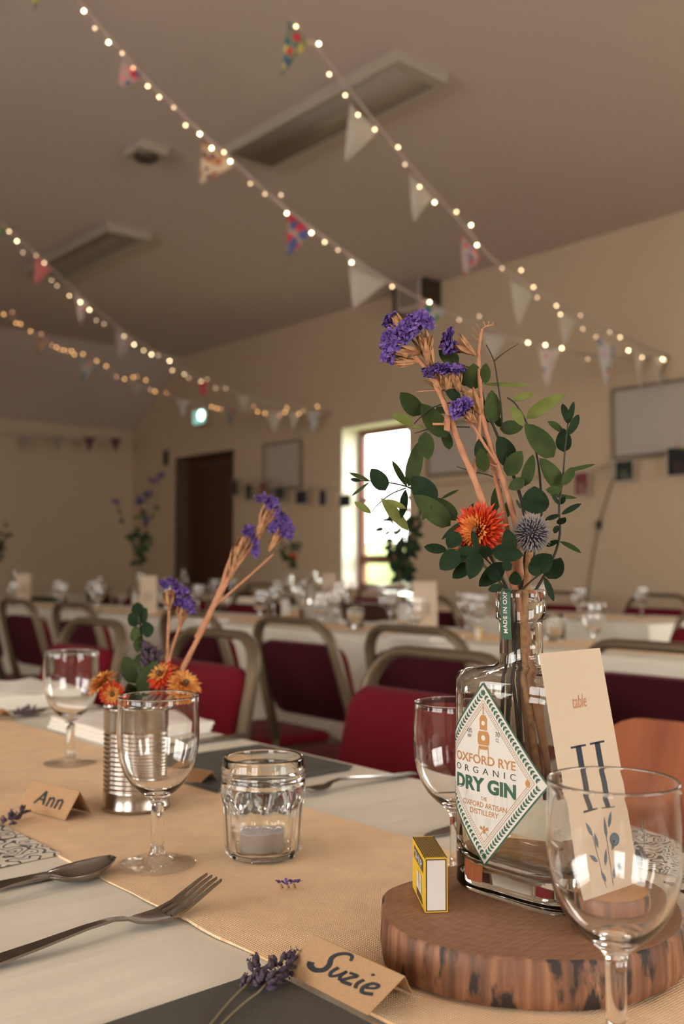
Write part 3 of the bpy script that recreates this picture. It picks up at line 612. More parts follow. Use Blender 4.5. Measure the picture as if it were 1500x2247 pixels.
for y, l in ((3.49, 'dark chair frame arching just right of the middle table card'), (4.75, 'small dark-backed chair seen above the central chair'), (5.55, 'small dark-backed chair in the far row below the door'), (6.3, 'small dark-backed chair at the far row under the door corner'), (6.98, 'small round-topped far chair left of the standing table card')): chair(3.64, y * 1.015, 1, l, g4)
g5 = 'red stacking chairs along the wall side of the far row table'
for y, l in ((2.96, 'red chair against the right wall under the whiteboard'), (3.60, 'red chair against the wall right of the bottle neck'), (5.2, 'red chair by the wall under the window corner'), (6.6, 'red chair by the wall beneath the first noticeboard')): chair(4.85, y, -1, l, g5)
# the orange plywood chair and the dark wooden chair
def ply_chair(label, name, mt, w_, zt, zb, loc, rz, fr):
    t = thing(name, label, 'chair', loc, rz)
    q = MB(); rows = []
    for off in (0, .011):
        for (zz, ins) in ((zb, .03), (zb + .02, .006), (zb + .06, 0), (zt - .05, 0), (zt - .018, .012), (zt, .045)):
            pass
    def ring(off, sh):
        out = []; W, r = w_/2 - sh, .05
        for cy, cz, a0 in ((W - r, zt - sh - r, 0), (-W + r, zt - sh - r, PI/2), (-W + r, zb + sh + r, PI), (W - r, zb + sh + r, 3*PI/2)):
            for i in range(7):
                a = a0 + PI/2 * i / 6; y, z = cy + r * math.cos(a), cz + r * math.sin(a); out.append(Vector((-.20 - .10 * (z - .45) / .4 - .028 * (1 - (y / (w_/2)) ** 2) + off, y, z)))
        return out
    # subdivided shell so the panel curves
    def sheet(off):
        rws = []; nz, ny = 24, 14
        for i in range(nz + 1):
            z = zb + (zt - zb) * (1 - math.cos(PI * i / nz)) / 2; k = min(z - zb, zt - z); inset = 0 if k > .05 else .05 - math.sqrt(max(0, .05 ** 2 - (.05 - k) ** 2)); W = w_/2 - inset
            rws.append([Vector((-.20 - .10 * (z - .45) / .4 - .028 * (1 - (y_ / (w_/2)) ** 2) + off, y_, z)) for y_ in [-W + 2 * W * j / ny for j in range(ny + 1)]])
        return rws
    A, B = sheet(0), sheet(.013); q.rings(A, False); q.rings([list(reversed(r_)) for r_ in B], False)
    bo = lambda S: [r_[0] for r_ in S] + S[-1][1:] + [r_[-1] for r_ in reversed(S[:-1])] + list(reversed(S[0][1:-1]))
    q.rings([bo(A), bo(B)], True); q.build('backrest', mt, t, angle=50)
    q = MB(); q.rings([[(x, y, z) for x, y in ((-.17, -w_/2 + .03), (.2, -w_/2 + .01), (.2, w_/2 - .01), (-.17, w_/2 - .03))] for z in (.435, .448)], True, True, True); q.build('seat', mt, t, smooth=False)
    for s in (-1, 1):
        q = MB(); q.tube([(-.27, s * (w_/2 - .06), zb + .08), (-.185, s * (w_/2 - .05), .43), (-.23, s * (w_/2 - .02), 0)], .011, 8); q.build('leg', fr, t)
        q = MB(); q.tube([(-.15, s * (w_/2 - .05), .425), (.16, s * (w_/2 - .05), .425), (.2, s * (w_/2 - .03), 0)], .011, 8); q.build('leg', fr, t)
    return t
ply_chair('orange plywood chair with a curved back behind the right of the nearest table', 'plywood_chair', M_ply, .44, .818, .50, (.81, .532, 0), PI, M_bronze)
ply_chair('dark brown wooden chair with a solid back in front of the window', 'wooden_chair', M_darkwood, .36, .80, .50, (3.86, 3.95, 0), 0, M_darkwood)
# ------------------------------------------------------------------ glassware
def glass_profile():
    outer = [(.006, .0034), (.014, .0024), (.024, .0010), (.0322, .0), (.0333, .0004), (.0333, .0010), (.0322, .0015), (.024, .0026), (.014, .0044), (.0085, .0075), (.0062, .0125), (.0055, .020), (.0054, .040), (.0056, .050), (.0068, .0545), (.0110, .0585), (.0175, .0635), (.0238, .070), (.0290, .0785), (.0325, .088), (.0346, .099), (.0354, .111), (.0352, .124), (.0346, .136), (.03415, .1422), (.03425, .1432), (.0341, .1440), (.0337, .1443)]
    inner = [(.0333, .1440), (.03315, .1432), (.03325, .1422), (.0336, .136), (.0342, .124), (.0344, .111), (.0336, .099), (.0314, .088), (.0278, .0790), (.0225, .0712), (.0162, .0655), (.0090, .0622), (.0006, .0612)]
    return [(.0006, .0036)] + outer + inner
def wine_glass(label, loc, n=64, group=None):
    t = thing('wine_glass', label, 'wine glass', loc, R.uniform(0, 6), group)
    pr = glass_profile(); q = MB(); q.lathe(pr, n); 
    q.f.append(tuple(reversed(range(n)))); q.m.append(0); k = (len(pr) - 1) * n; q.f.append(tuple(k + j for j in range(n))); q.m.append(0)
    for i in range(len(q.f)):
        if max(q.v[j][2] for j in q.f[i]) < .0046: q.m[i] = 1
    q.build('glass_body', [M_glass, M_foot], t); return t
TZ = .7512; RZ = .7532
wg0 = wine_glass('large empty wine glass in the right foreground, in front of the wood slice', (.459, .309, RZ), 96)
tabl = [((.451, .761), 'empty wine glass on the runner between the tin can and the jar'), ((.590, 1.215), 'empty wine glass behind the tin can, furthest left of those on the nearest table'), ((.617, .566), 'empty wine glass half hidden behind the left edge of the labelled bottle')]
for (x, y), l in tabl: dup(wg0, (x, y, RZ), 0, l)
# distant glassware: same mesh, one group for each table
far = thing('wine_glass', 'x', 'wine glass', (0, 0, 0)); q = MB(); q.lathe(glass_profile(), 20, cap0=True, cap1=True); q.build('glass_body', M_glass, far)
DL = [(2.47,1.72,'large blurred wine glass just right of the bottle neck on the middle table'),(2.80,2.45,'blurred wine glass behind the chair with the matchbox in its gap'),(2.46,2.95,'blurred wine glass above the central chair back'),(2.92,3.05,'blurred wine glass left of the small clear jar on the middle table'),(2.88,3.35,'blurred wine glass in front of the dark wooden chair'),
      (2.50,3.40,'blurred wine glass above the left corner of the central chair'),(2.44,2.42,'blurred wine glass left of the distant labelled bottle'),(2.92,2.62,'blurred wine glass right beside the distant table card'),(2.95,3.9,'blurred wine glass right of the tall statice stems'),(2.5,4.15,'blurred wine glass right of the left distant table card'),
      (2.9,4.5,'blurred glass just right of the left distant bottle'),(2.45,4.75,'blurred glass left of the left distant table card'),(2.9,5.0,'blurred glass behind the left distant bottle'),(2.46,5.2,'blurred glass between the two leftmost chair backs'),(2.9,5.7,'blurred glass behind the second leftmost chair'),(2.48,5.9,'blurred glass above the leftmost chair back'),(2.9,6.2,'blurred glass at the far left beside the cut-off card'),(2.47,6.5,'blurred glass at the left edge of the picture'),(2.9,6.75,'farthest-left blurred glass on the middle table'),
      (3.83,2.75,'tall blurred glass near the right end of the far table'),(4.30,2.72,'blurred glass furthest right on the far table'),(3.88,3.05,'blurred glass left of the tall one near the far table end'),(4.35,3.35,'blurred glass near the wall right of the bottle neck'),(3.9,4.15,'blurred glass on the far table in front of the window'),(4.3,4.35,'bright blurred glass on the far table under the window'),(3.87,4.5,'blurred glass on the far table at the left window edge'),(4.3,4.9,'blurred glass on the far table left of the window'),(3.88,5.1,'blurred glass right of the small distant bouquet'),(4.3,5.35,'blurred glass left of the small distant bouquet'),(3.87,5.8,'blurred glass on the far table above the purple statice'),(4.3,6.2,'blurred glass on the far table right of the dark door'),(3.9,6.5,'blurred glass on the far table before the dark door'),(4.3,7.1,'blurred glass on the far table left of the dark door'),(3.88,7.5,'blurred glass at the left end of the far table')]
for i, (x, y, l) in enumerate(DL):
    if i == 0: far.location = (x, y, RZ if 2.57 < x < 2.83 or 3.96 < x < 4.22 else TZ); far['label'] = l; far['group'] = 'glasses on the further tables'
    else: dup(far, (x, y, TZ), 0, l, 'glasses on the further tables')
# ------------------------------------------------------------------ bottle
def sec(a, b, n, m=64):
    out = []
    for j in range(m):
        t = 2 * PI * j / m; c, s = math.cos(t), math.sin(t)
        out.append((a * math.copysign(abs(c) ** (2 / n), c), b * math.copysign(abs(s) ** (2 / n), s)))
    return out
BA, BB, BN = .0250, .0490, 4.0
def bottle_mesh(m=64):
    o = [(0, .019, .042, 4.0), (.0015, .0230, .0470, 4.0), (.005, BA, BB, BN), (.03, BA, BB, BN), (.139, BA, BB, BN), (.146, .0248, .0487, 4.0), (.1505, .0234, .0470, 4.0), (.1535, .0205, .0415, 3.4), (.1555, .0180, .029, 2.8), (.1570, .0165, .0195, 2.2), (.1595, .0156, .0162, 2), (.164, .0150, .0150, 2), (.187, .0149, .0149, 2), (.1885, .0152, .0152, 2), (.1895, .0171, .0171, 2), (.207, .0172, .0172, 2), (.2092, .0168, .0168, 2), (.210, .0158, .0158, 2)]
    i_ = [(.210, .0128, .0128, 2), (.208, .0121, .0121, 2), (.166, .0118, .0118, 2), (.1575, .0125, .0130, 2), (.1525, .0150, .021, 2.6), (.149, .0185, .040, 3.4), (.144, .0214, .0452, 4.0), (.135, .0218, .0458, 4.0), (.030, .0218, .0458, 4.0), (.0235, .0203, .0435, 3.8), (.0195, .0150, .034, 3.2), (.0180, .004, .007, 2)]
    q = MB(); rings = []
    for z, a, b, n in o + i_: rings.append([(x, y, z) for x, y in sec(a, b, n, m)])
    q.rings(rings, True, True, True); return q
bx, by, bz = .551, .444, .7836
_poly = sec(BA, BB, BN, 720)[180:] + sec(BA, BB, BN, 720)[:180]
# arc length along the front face (x = -BA), u>0 towards +Y
_arc = []
_pp = sec(BA, BB, BN, 1440); _i0 = 720; _s = 0; _tab_pos = [(0, _pp[_i0])]; _tab_neg = [(0, _pp[_i0])]
for k in range(1, 500):
    a, b = _pp[_i0 - k + 1], _pp[_i0 - k]; _s += math.dist(a, b); _tab_pos.append((_s, b))
_s = 0
for k in range(1, 500):
    a, b = _pp[(_i0 + k - 1) % 1440], _pp[(_i0 + k) % 1440]; _s += math.dist(a, b); _tab_neg.append((_s, b))
def S(u, v, off=.0003):
    """label coordinates: u to the right as seen from the front (towards -Y), v up"""
    tb = _tab_pos if u < 0 else _tab_neg; s = abs(u)
    lo, hi = 0, len(tb) - 1
    while hi - lo > 1:
        mid = (lo + hi) // 2
        if tb[mid][0] <= s: lo = mid
        else: hi = mid
    k = (s - tb[lo][0]) / max(1e-9, tb[hi][0] - tb[lo][0]); p = [tb[lo][1][i] + (tb[hi][1][i] - tb[lo][1][i]) * k for i in (0, 1)]
    d = [tb[hi][1][i] - tb[lo][1][i] for i in (0, 1)]; L = math.hypot(*d) or 1; nx, ny = d[1] / L, -d[0] / L
    if nx * p[0] + ny * p[1] < 0: nx, ny = -nx, -ny
    return Vector((p[0] + nx * off, p[1] + ny * off, v))
def text2d(s, size=1.0, shear=0, spacing=1.0, bold=0.0, align='CENTER'):
    cu = bpy.data.curves.new('txt', 'FONT'); cu.body = s; cu.size = size; cu.shear = shear; cu.space_character = spacing; cu.offset = bold; cu.align_x = align; cu.resolution_u = 4
    ob = bpy.data.objects.new('txt', cu); C.objects.link(ob); dg = bpy.context.evaluated_depsgraph_get(); dg.update(); me = bpy.data.meshes.new_from_object(ob.evaluated_get(dg))
    vs_ = [v.co.copy() for v in me.vertices]; fs = [tuple(p.vertices) for p in me.polygons]
    bpy.data.objects.remove(ob); bpy.data.curves.remove(cu); bpy.data.meshes.remove(me); return vs_, fs
def fit_text(s, width, height, shear=0, spacing=1.0, bold=0.0):
    v, f = text2d(s, 1, shear, spacing, bold); x0, x1 = min(p.x for p in v), max(p.x for p in v); y0, y1 = min(p.y for p in v), max(p.y for p in v)
    return [Vector(((p.x - (x0 + x1) / 2) / (x1 - x0) * width, (p.y - y0) / (y1 - y0) * height, 0)) for p in v], f
def ribbon(pts, wd, mapf, q, m=0):
    """flat brush stroke in 2D mapped to a surface; pts 2D, wd list of widths"""
    P = [Vector((p[0], p[1])) for p in pts]; L = []; Rr = []
    if not isinstance(wd, (list, tuple)): wd = [wd] * len(P)
    for i, p in enumerate(P):
        t = (P[min(i + 1, len(P) - 1)] - P[max(i - 1, 0)]).normalized(); n_ = Vector((-t.y, t.x)) * wd[i] / 2
        L.append(mapf(*(p + n_))); Rr.append(mapf(*(p - n_)))
    q.rings([[a, b] for a, b in zip(L, Rr)], False, m=m)
bt = thing('gin_bottle', 'clear square-shouldered glass bottle with a diamond paper label, holding the bouquet on the wood slice', 'bottle', (bx, by, bz))
bt_body = bottle_mesh().build('bottle_glass', M_bottle, bt)
UC, VC, HW, HH = -.013, .084, .0535, .0625
q = MB(); nn_ = 36; rows = []
for i in range(nn_ + 1):
    v = -1 + 2 * i / nn_; wv = (1 - abs(v)); rows.append([S(UC + HW * wv * (-1 + 2 * j / 40), VC + HH * v, .00025) for j in range(41)])
q.rings(rows, False); lab = q.build('diamond_label', M_label, bt)
# printed marks on the label
def L(off=.0004): return lambda u, v: S(UC + u, VC + v, off)
def dia(k, wd, mt, name, dash=None, shift=0.0):
    q = MB(); cs = [(0, HH * k), (HW * k, 0), (0, -HH * k), (-HW * k, 0)]
    for i in range(4):
        a, b = Vector(cs[i]), Vector(cs[(i + 1) % 4]); n_ = 30 if not dash else dash
        if dash:
            for j in range(n_): ribbon([a.lerp(b, (j + .25) / n_), a.lerp(b, (j + .65) / n_)], wd, L(.00042), q)
        else: ribbon([a.lerp(b, j / n_) for j in range(n_ + 1)], wd, L(.00040), q)
    return q.build(name, mt, lab)
dia(.985, .0013, M_lgreen, 'green_border'); dia(.80, .0004, M_copper, 'copper_line'); dia(.735, .0004, M_copper, 'copper_line'); dia(.768, .0005, M_lgreen, 'dotted_line', 42)
q = MB()
def leaf2(q, c, ang, ln, wd, mp):
    ca, sa = math.cos(ang), math.sin(ang); pts = [(0, 0), (.3, .5), (.6, .45), (1, 0), (.6, -.45), (.3, -.5)]
    q.add([mp(c[0] + x * ln * ca - y * wd * sa, c[1] + x * ln * sa + y * wd * ca) for x, y in pts], [(0, 1, 2, 3, 4, 5)])
cs = [(0, HH * .885), (HW * .885, 0), (0, -HH * .885), (-HW * .885, 0)]
for i in range(4):
    a, b = Vector(cs[i]), Vector(cs[(i + 1) % 4])
    if i in (1, 2): a, b = b, a
    if i == 2: a, b = b, a
    if i == 2: a, b = Vector(cs[3]), Vector(cs[2])
    an = math.atan2(b.y - a.y, b.x - a.x)
    for j in range(1, 23):
        p = a.lerp(b, j / 23.5)
        for s in (-1, 1): leaf2(q, p, an + s * .75, .0031, .0015, L(.00045))
    ribbon([a.lerp(b, .03 + .94 * j / 20) for j in range(21)], .00025, L(.00041), q)
for s in (1, -1):
    for j in range(8): leaf2(q, (0, s * HH * .885), j * PI / 4, .0026, .0011, L(.0005))
q.build('leaf_border', M_lgreen, lab)
def ltext(s, w_, h, v, mt, bold=0.0, spacing=1.0, u=0.0, name='lettering'):
    vs_, fs = fit_text(s, w_, h, 0, spacing, bold); q = MB(); q.add([L(.00045)(p.x + u, p.y + v) for p in vs_], fs); return q.build(name, mt, lab, smooth=False)
ltext('OXFORD RYE', .056, .0062, .0062, M_copper, .018); ltext('ORGANIC', .056, .0044, -.0004, M_ldark, 0, 1.9); ltext('DRY GIN', .056, .0100, -.0128, M_lgreen, .045)
ltext('THE', .0055, .0027, -.0182, M_copper, .01, 1.1); ltext('OXFORD ARTISAN', .040, .0036, -.0230, M_copper, .008); ltext('DISTILLERY', .026, .0036, -.0280, M_copper, .008)
ltext('43%', .0048, .0032, .0265, M_ldark, 0, 1, -.0130); ltext('ABV', .0040, .0022, .0235, M_ldark, 0, 1, -.0130); ltext('70', .0036, .0034, .0265, M_ldark, 0, 1, .0125); ltext('CL', .0028, .0024, .0232, M_ldark, 0, 1, .0125)
q = MB()  # the copper still drawing
mp = L(.00045)
def poly(q, pts): q.add([mp(*p) for p in pts], [tuple(range(len(pts)))])
poly(q, [(-.0044, .0195), (.0044, .0195), (.0052, .0215), (.0052, .0262), (.0040, .0290), (-.0040, .0290), (-.0052, .0262), (-.0052, .0215)])
poly(q, [(-.0032, .0298), (.0032, .0298), (.0034, .0375), (.0018, .0400), (-.0018, .0400), (-.0034, .0375)]); poly(q, [(-.0005, .0402), (.0005, .0402), (.0003, .0480), (-.0003, .0480)])
poly(q, [(-.0044, .0190), (.0044, .0190), (.0030, .0165), (-.0030, .0165)])
for s in (-1, 1): poly(q, [(s * .0036, .0178), (s * .0044, .0185), (s * .0048, .0125), (s * .0042, .0125)])
q.build('still_drawing', M_copper, lab, smooth=False)
q = MB(); mp = L(.00055)
for cy, r in ((.0245, .0019), (.0345, .0016)): poly(q, [(r * math.cos(a * PI / 8), cy + r * math.sin(a * PI / 8)) for a in range(16)])
q.build('still_porthole', M_label, lab, smooth=False)
q = MB(); mp = L(.00045); cc = (0, -.0385)
poly(q, [(cc[0] + .0012 * math.cos(a * PI / 6), cc[1] + .0018 * math.sin(a * PI / 6)) for a in range(12)]); poly(q, [(cc[0] + .0009 * math.cos(a * PI / 6), cc[1] + .0026 + .0009 * math.sin(a * PI / 6)) for a in range(12)])
for s in (-1, 1):
    for an in (.2, .6): leaf2(q, (s * .0008, cc[1] + .001), an if s > 0 else PI - an, .0038, .0012, mp)
    for an in (-.5, -1.1): ribbon([(s * .0008, cc[1]), (s * .0032, cc[1] - .0022 + an * .001)], .0003, mp, q)
q.build('bee_drawing', M_copper, lab, smooth=False)
q = MB(); r5 = random.Random(11)  # faint engraved grasses
for k in range(46):
    u0 = r5.uniform(-.022, .028); lim = HH * .70 * (1 - abs(u0) / (HW * .72)); v0 = -lim; v1 = min(v0 + r5.uniform(.010, .024), -.003 if u0 < .027 else .012)
    if v1 > v0 + .004: ribbon([(u0 + .002 * math.sin(t * 3 + k) * t, v0 + (v1 - v0) * t) for t in (0, .25, .5, .75, 1)], .00022, L(.00035), q)
q.build('faint_engraving', M_lfaint, lab)
q = MB(); mp = L(.0005); poly(q, [(.0375 + .0018 * math.cos(a * PI / 8), -.0004 + .0024 * math.sin(a * PI / 8)) for a in range(16)]); q.build('copper_dot', M_copper, lab, smooth=False)
# neck strip
def NS(u, v, off=.0003):
    r = .0173 if v > .185 else .0173 - (.185 - v) / .009 * .0017
    a = PI + .04 + u / .0172; return Vector(((r + off) * math.cos(a), (r + off) * math.sin(a), v))
q = MB(); zz = [.176, .1805, .185, .190, .195, .2, .2075]
q.rings([[NS(-.0042 + .0084 * j / 8, z) for j in range(9)] for z in zz] + [[Vector((.0158 * math.cos(PI + .04 + (-.0042 + .0084 * j / 8) / .0172), .0158 * math.sin(PI + .04 + (-.0042 + .0084 * j / 8) / .0172), .2105)) for j in range(9)]], False)
strip = q.build('neck_strip', M_lgreen, bt)
vs_, fs = fit_text('MADE IN OXF', .0285, .0034, 0, 1.1, .02); q = MB(); q.add([NS(-(p.y - .0017) * -1 * -1, .1945 + p.x, .0006) for p in vs_], fs); q.build('lettering', M_label, strip, smooth=False)
# ------------------------------------------------------------------ wood slice, holder, card
def log_slice(label, name, c, rf, h, n=96, top=M_top):
    t = thing(name, label, 'wood slice', c); q = MB(); r = []
    def rr_(a, k): return rf(a) * (1 + .004 * math.sin(a * 9 + 1) + .002 * math.sin(a * 23 + k * .3)) 
    zs = [(0, -.004), (.002, 0), (h * .3, .001), (h * .6, .0005), (h - .0018, 0), (h, -.0016)]
    q.rings([[((rr_(a, z * 60) + e) * math.cos(a), (rr_(a, z * 60) + e) * math.sin(a), z) for a in [2 * PI * j / n for j in range(n)]] for z, e in zs], True, True, False); q.build('side', M_side, t)
    q = MB(); q.rings([[((rr_(a, h * 60) - .0016) * k * math.cos(a), (rr_(a, h * 60) - .0016) * k * math.sin(a), h) for a in [2 * PI * j / n for j in range(n)]] for k in (1, .6, .05)], True, False, True); q.build('sawn_face', top, t)
    return t
def RF(a):
    d = math.degrees(a) % 360; ks = [(0, .098), (60, .088), (102, .082), (135, .0955), (180, .106), (220, .1045), (260, .106), (307, .1045), (340, .103), (360, .098)]
    for (a0, r0), (a1, r1) in zip(ks, ks[1:]):
        if a0 <= d <= a1: k = (d - a0) / (a1 - a0); k = k * k * (3 - 2 * k); return r0 + (r1 - r0) * k
sl = log_slice('thick round wooden slice in the right foreground carrying the bottle', 'wood_slice', (.545, .440, .7533), RF, .0300)
hx, hy = .5460, .3700
M_hold = slice_top((0.52, 0.28, 0.11), (0.44, 0.22, 0.08))
log_slice('small pale wood slice card holder standing on the large slice', 'card_holder', (hx, hy, .7836), lambda a: .0262 * (1 + .05 * math.cos(2 * a)), .020, 48, M_hold)
cx0, cy0, cz0 = .5115, .3680, .8037
top = Vector((.5115, .3975, .9545)); base = Vector((cx0, cy0, cz0)); upv = (top - base); CH = upv.length; upv.normalize(); rtv = Vector((1, 0, 0)); nv = upv.cross(rtv) * 1.0
if nv.y > 0: nv = -nv
t = thing('table_number_card', 'tall cream table number card leaning beside the labelled bottle', 'card', base); CW = .0655
q = MB(); B_ = [Vector((0, 0, 0)), rtv * CW, rtv * CW + upv * CH, upv * CH]; q.rings([B_, [b + nv * -.0006 for b in B_]], True, True, True); q.build('card', M_cream, t, smooth=False)
CM = lambda u, v: rtv * (u + CW / 2) + upv * v + nv * .0002
def card_text(s, w_, h, v, mt, shear=0): vs_, fs = fit_text(s, w_, h, shear); q = MB(); q.add([CM(p.x, p.y + v) for p in vs_], fs); q.build('lettering', mt, t, smooth=False)
card_text('table', .0150, .0085, CH - .0370, M_coral, .25)
q = MB(); v0, v1 = CH - .101, CH - .0600
def pq(q, pts): q.add([CM(*p) for p in pts], [tuple(range(len(pts)))])
for u in (-.0092, .0112):
    pq(q, [(u - .0028, v0), (u + .0028, v0), (u + .0028, v1), (u - .0028, v1)])
    for v in (v0, v1 - .0013): pq(q, [(u - .0080, v), (u + .0080, v), (u + .0080, v + .0013), (u - .0080, v + .0013)])
q.build('numeral', M_navy, t, smooth=False)
q = MB(); mp = CM
for st, lv in (((-.006, .004), [(-.011, .038, 2.1, .011), (-.0075, .030, 1.7, .010), (-.010, .022, 2.5, .010), (-.003, .018, 1.2, .011), (-.005, .008, 2.0, .009)]), ((.002, .004), [(.0035, .034, 1.5, .013), (.0075, .040, 1.0, .011), (.007, .026, .9, .009), (.008, .019, -.9, .010), (.012, .018, -1.1, .009), (.004, .008, 1.2, .009)])):
    ribbon([(st[0] * (1 - k) + (lv[0][0]) * k, st[1] + (lv[0][1] - st[1]) * k) for k in (0, .25, .5, .75, 1)], .0005, CM, q)
    for (x, y, a, l_) in lv: leaf2(q, (x, y), a, l_ * 1.0, .0032, CM)
pq(q, [(.012 + .0055 * math.cos(a * PI / 8), .032 + .0042 * math.sin(a * PI / 8)) for a in range(16)])
q.build('leaf_print', M_slate, t, smooth=False)
# ------------------------------------------------------------------ matchbox standing on its edge
ma = on(957, 2003, .7836); ang = math.atan2(.83, -.0) ; mdir = (on(913, 1843, .8186) - on(940, 1890, .8186)).normalized(); mside = Vector((mdir.y, -mdir.x, 0))
t = thing('matchbox', 'yellow matchbox with a brown striking strip standing on edge on the wood slice', 'matchbox', (ma.x, ma.y, .7838)); LN, TH, HT = .052, .0150, .0350
M3 = Matrix((mside, mdir, Vector((0, 0, 1)))).transposed()
def mpt(x, y, z): return M3 @ Vector((x, y, z))
q = MB()
for s in (-1, 1): q.box(mpt(s * (TH / 2 - .0003), LN / 2, HT / 2), (.0006, LN, HT), mat=M3)
q.box(mpt(0, LN / 2, .0003), (TH, LN, .0006), mat=M3); q.box(mpt(0, LN / 2, HT - .0003), (TH, LN, .0006), mat=M3); q.build('sleeve', M_yellow, t, smooth=False)
q = MB(); q.box(mpt(0, LN / 2, HT / 2), (TH - .0024, LN - .001, HT - .0024), mat=M3); q.build('tray', M_paper, t, smooth=False)
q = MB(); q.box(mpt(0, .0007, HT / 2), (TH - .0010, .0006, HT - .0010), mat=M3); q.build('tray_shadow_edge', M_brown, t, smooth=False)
q = MB(); q.box(mpt(0, .0002, HT / 2), (TH - .0030, .0010, HT - .0030), mat=M3); q.build('tray_end', M_paper, t, smooth=False)
q = MB(); nx_, ny_ = 9, 30
for i in range(nx_):
    for j in range(ny_):
        x, y = -TH/2 + .0016 + (TH - .0032) * i / (nx_ - 1), .003 + (LN - .006) * j / (ny_ - 1); q.add([mpt(x - .0006, y - .0006, HT + .0001), mpt(x + .0006, y - .0006, HT + .0001), mpt(x + .0006, y + .0006, HT + .0001), mpt(x - .0006, y + .0006, HT + .0001)], [(0, 1, 2, 3)])
tag(q.build('striking_strip', M_brown, t, smooth=False), kind='stuff')
FMp = lambda u, v: mpt(-TH / 2 - .0002, LN - u, v)   # big left face, u from far end to near end
def fpoly(q, pts, off=0): q.add([FMp(u, v) + mside * -off for u, v in pts], [tuple(range(len(pts)))])
q = MB(); fpoly(q, [(.008, .0235), (.046, .0235), (.046, .0315), (.008, .0315)]); fpoly(q, [(.020, .002), (.044, .002), (.040, .0065), (.018, .0065)], 0); q.build('printed_banner', M_brown, t, smooth=False)
vs_, fs = fit_text('SHIP', .030, .0056, 0, 1.1, .01); q = MB(); q.add([FMp(.027 + p.x, .0247 + p.y) + mside * -.0002 for p in vs_], fs); q.build('lettering', M_paper, t, smooth=False)
q = MB()
for u0, v0, w_, h in ((.020, .0075, .010, .006), (.021, .0140, .008, .005), (.031, .0080, .009, .0065), (.032, .0150, .007, .005)): fpoly(q, [(u0, v0), (u0 + w_, v0), (u0 + w_ * .8, v0 + h), (u0 + w_ * .15, v0 + h)], .0002)
q.build('sail_drawing', M_paper, t, smooth=False)
# ------------------------------------------------------------------ jam jar with tealight
jx, jy = .535, .722
t = thing('jam_jar', 'empty faceted glass jam jar with a tealight inside, in the centre of the runner', 'jar', (jx, jy, RZ))
o_ = [(0, .0270, 0), (.0012, .0305, 1), (.004, .0330, 1), (.030, .0343, 1), (.046, .0350, 1), (.0500, .0362, .35), (.0535, .0372, 0), (.062, .0375, 0), (.066, .0372, 0), (.0675, .0360, 0), (.0695, .0368, 0), (.071, .0372, 0), (.0725, .0366, 0), (.0745, .0362, 0), (.0765, .0371, 0), (.0780, .0369, 0), (.0800, .0360, 0), (.0850, .0359, 0), (.0862, .0357, 0), (.0870, .0350, 0), (.0872, .0341, 0), (.0868, .0333, 0)]
i_ = [(.0858, .0330, 0), (.066, .0330, 0), (.060, .0342, 0), (.050, .0335, 0), (.030, .0316, 0), (.010, .0305, 0), (.0065, .0280, 0), (.0055, .010, 0), (.0055, .0005, 0)]
q = MB(); n_ = 120; rings = []
for z, r, fc in [(0, .0005, 0)] + o_ + i_:
    ring = []
    for j in range(n_):
        a = 2 * PI * j / n_; seg = PI / 5; am = (a % seg) - seg / 2; fac = (math.cos(seg / 2) / math.cos(am)) ** fc; zz_ = z
        if .04 < z < .0540 and fc: zz_ = z - .0035 * (1 - abs(am) / (seg / 2) * .0) * abs(am) / (seg / 2)
        rf = r * (fac if fc else 1) * (1 + .012 * fc); ring.append((rf * math.cos(a), rf * math.sin(a), zz_))
    rings.append(ring)
q.rings(rings, True, True, True); q.build('jar_glass', M_bottle, t)
tl = thing('tealight', 'unlit tealight candle inside the jam jar', 'candle', (jx - .001, jy + .002, RZ + .0058))
q = MB(); q.lathe([(.0005, 0), (.0185, 0), (.0190, .001), (.0193, .0160), (.0196, .0163), (.0190, .0163), (.0186, .0140)], 36); q.build('metal_cup', M_alum, tl)
q = MB(); q.lathe([(.0186, .0138), (.012, .0143), (.003, .0140), (.0004, .0142)], 36, cap1=True); q.build('wax', M_wax, tl)
q = MB(); q.tube([(0, 0, .0140), (.0005, 0, .018), (.002, 0, .0225)], .0007, 6); q.build('wick', M_paper, tl)
# ------------------------------------------------------------------ tin can
tx, ty = .539, .954
t = thing('tin_can', 'ribbed silver tin can used as a vase, left of the foreground glass', 'tin can', (tx, ty, RZ)); pr = [(.0005, .0015), (.0330, .0015), (.0345, 0), (.0360, .001), (.0358, .004), (.0348, .006), (.0345, .018)]
for i in range(13 * 6): z = .020 + i * .0008; pr.append((.0339 + .0006 * math.cos(2 * PI * i / 6), z))
pr += [(.0345, .084), (.0345, .101), (.0352, .1035), (.0360, .1055), (.0355, .107), (.0345, .1065), (.0336, .1050), (.0334, .1), (.0330, .004), (.0005, .003)]
q = MB(); q.lathe(pr, 64); q.build('can_body', M_tin, t)
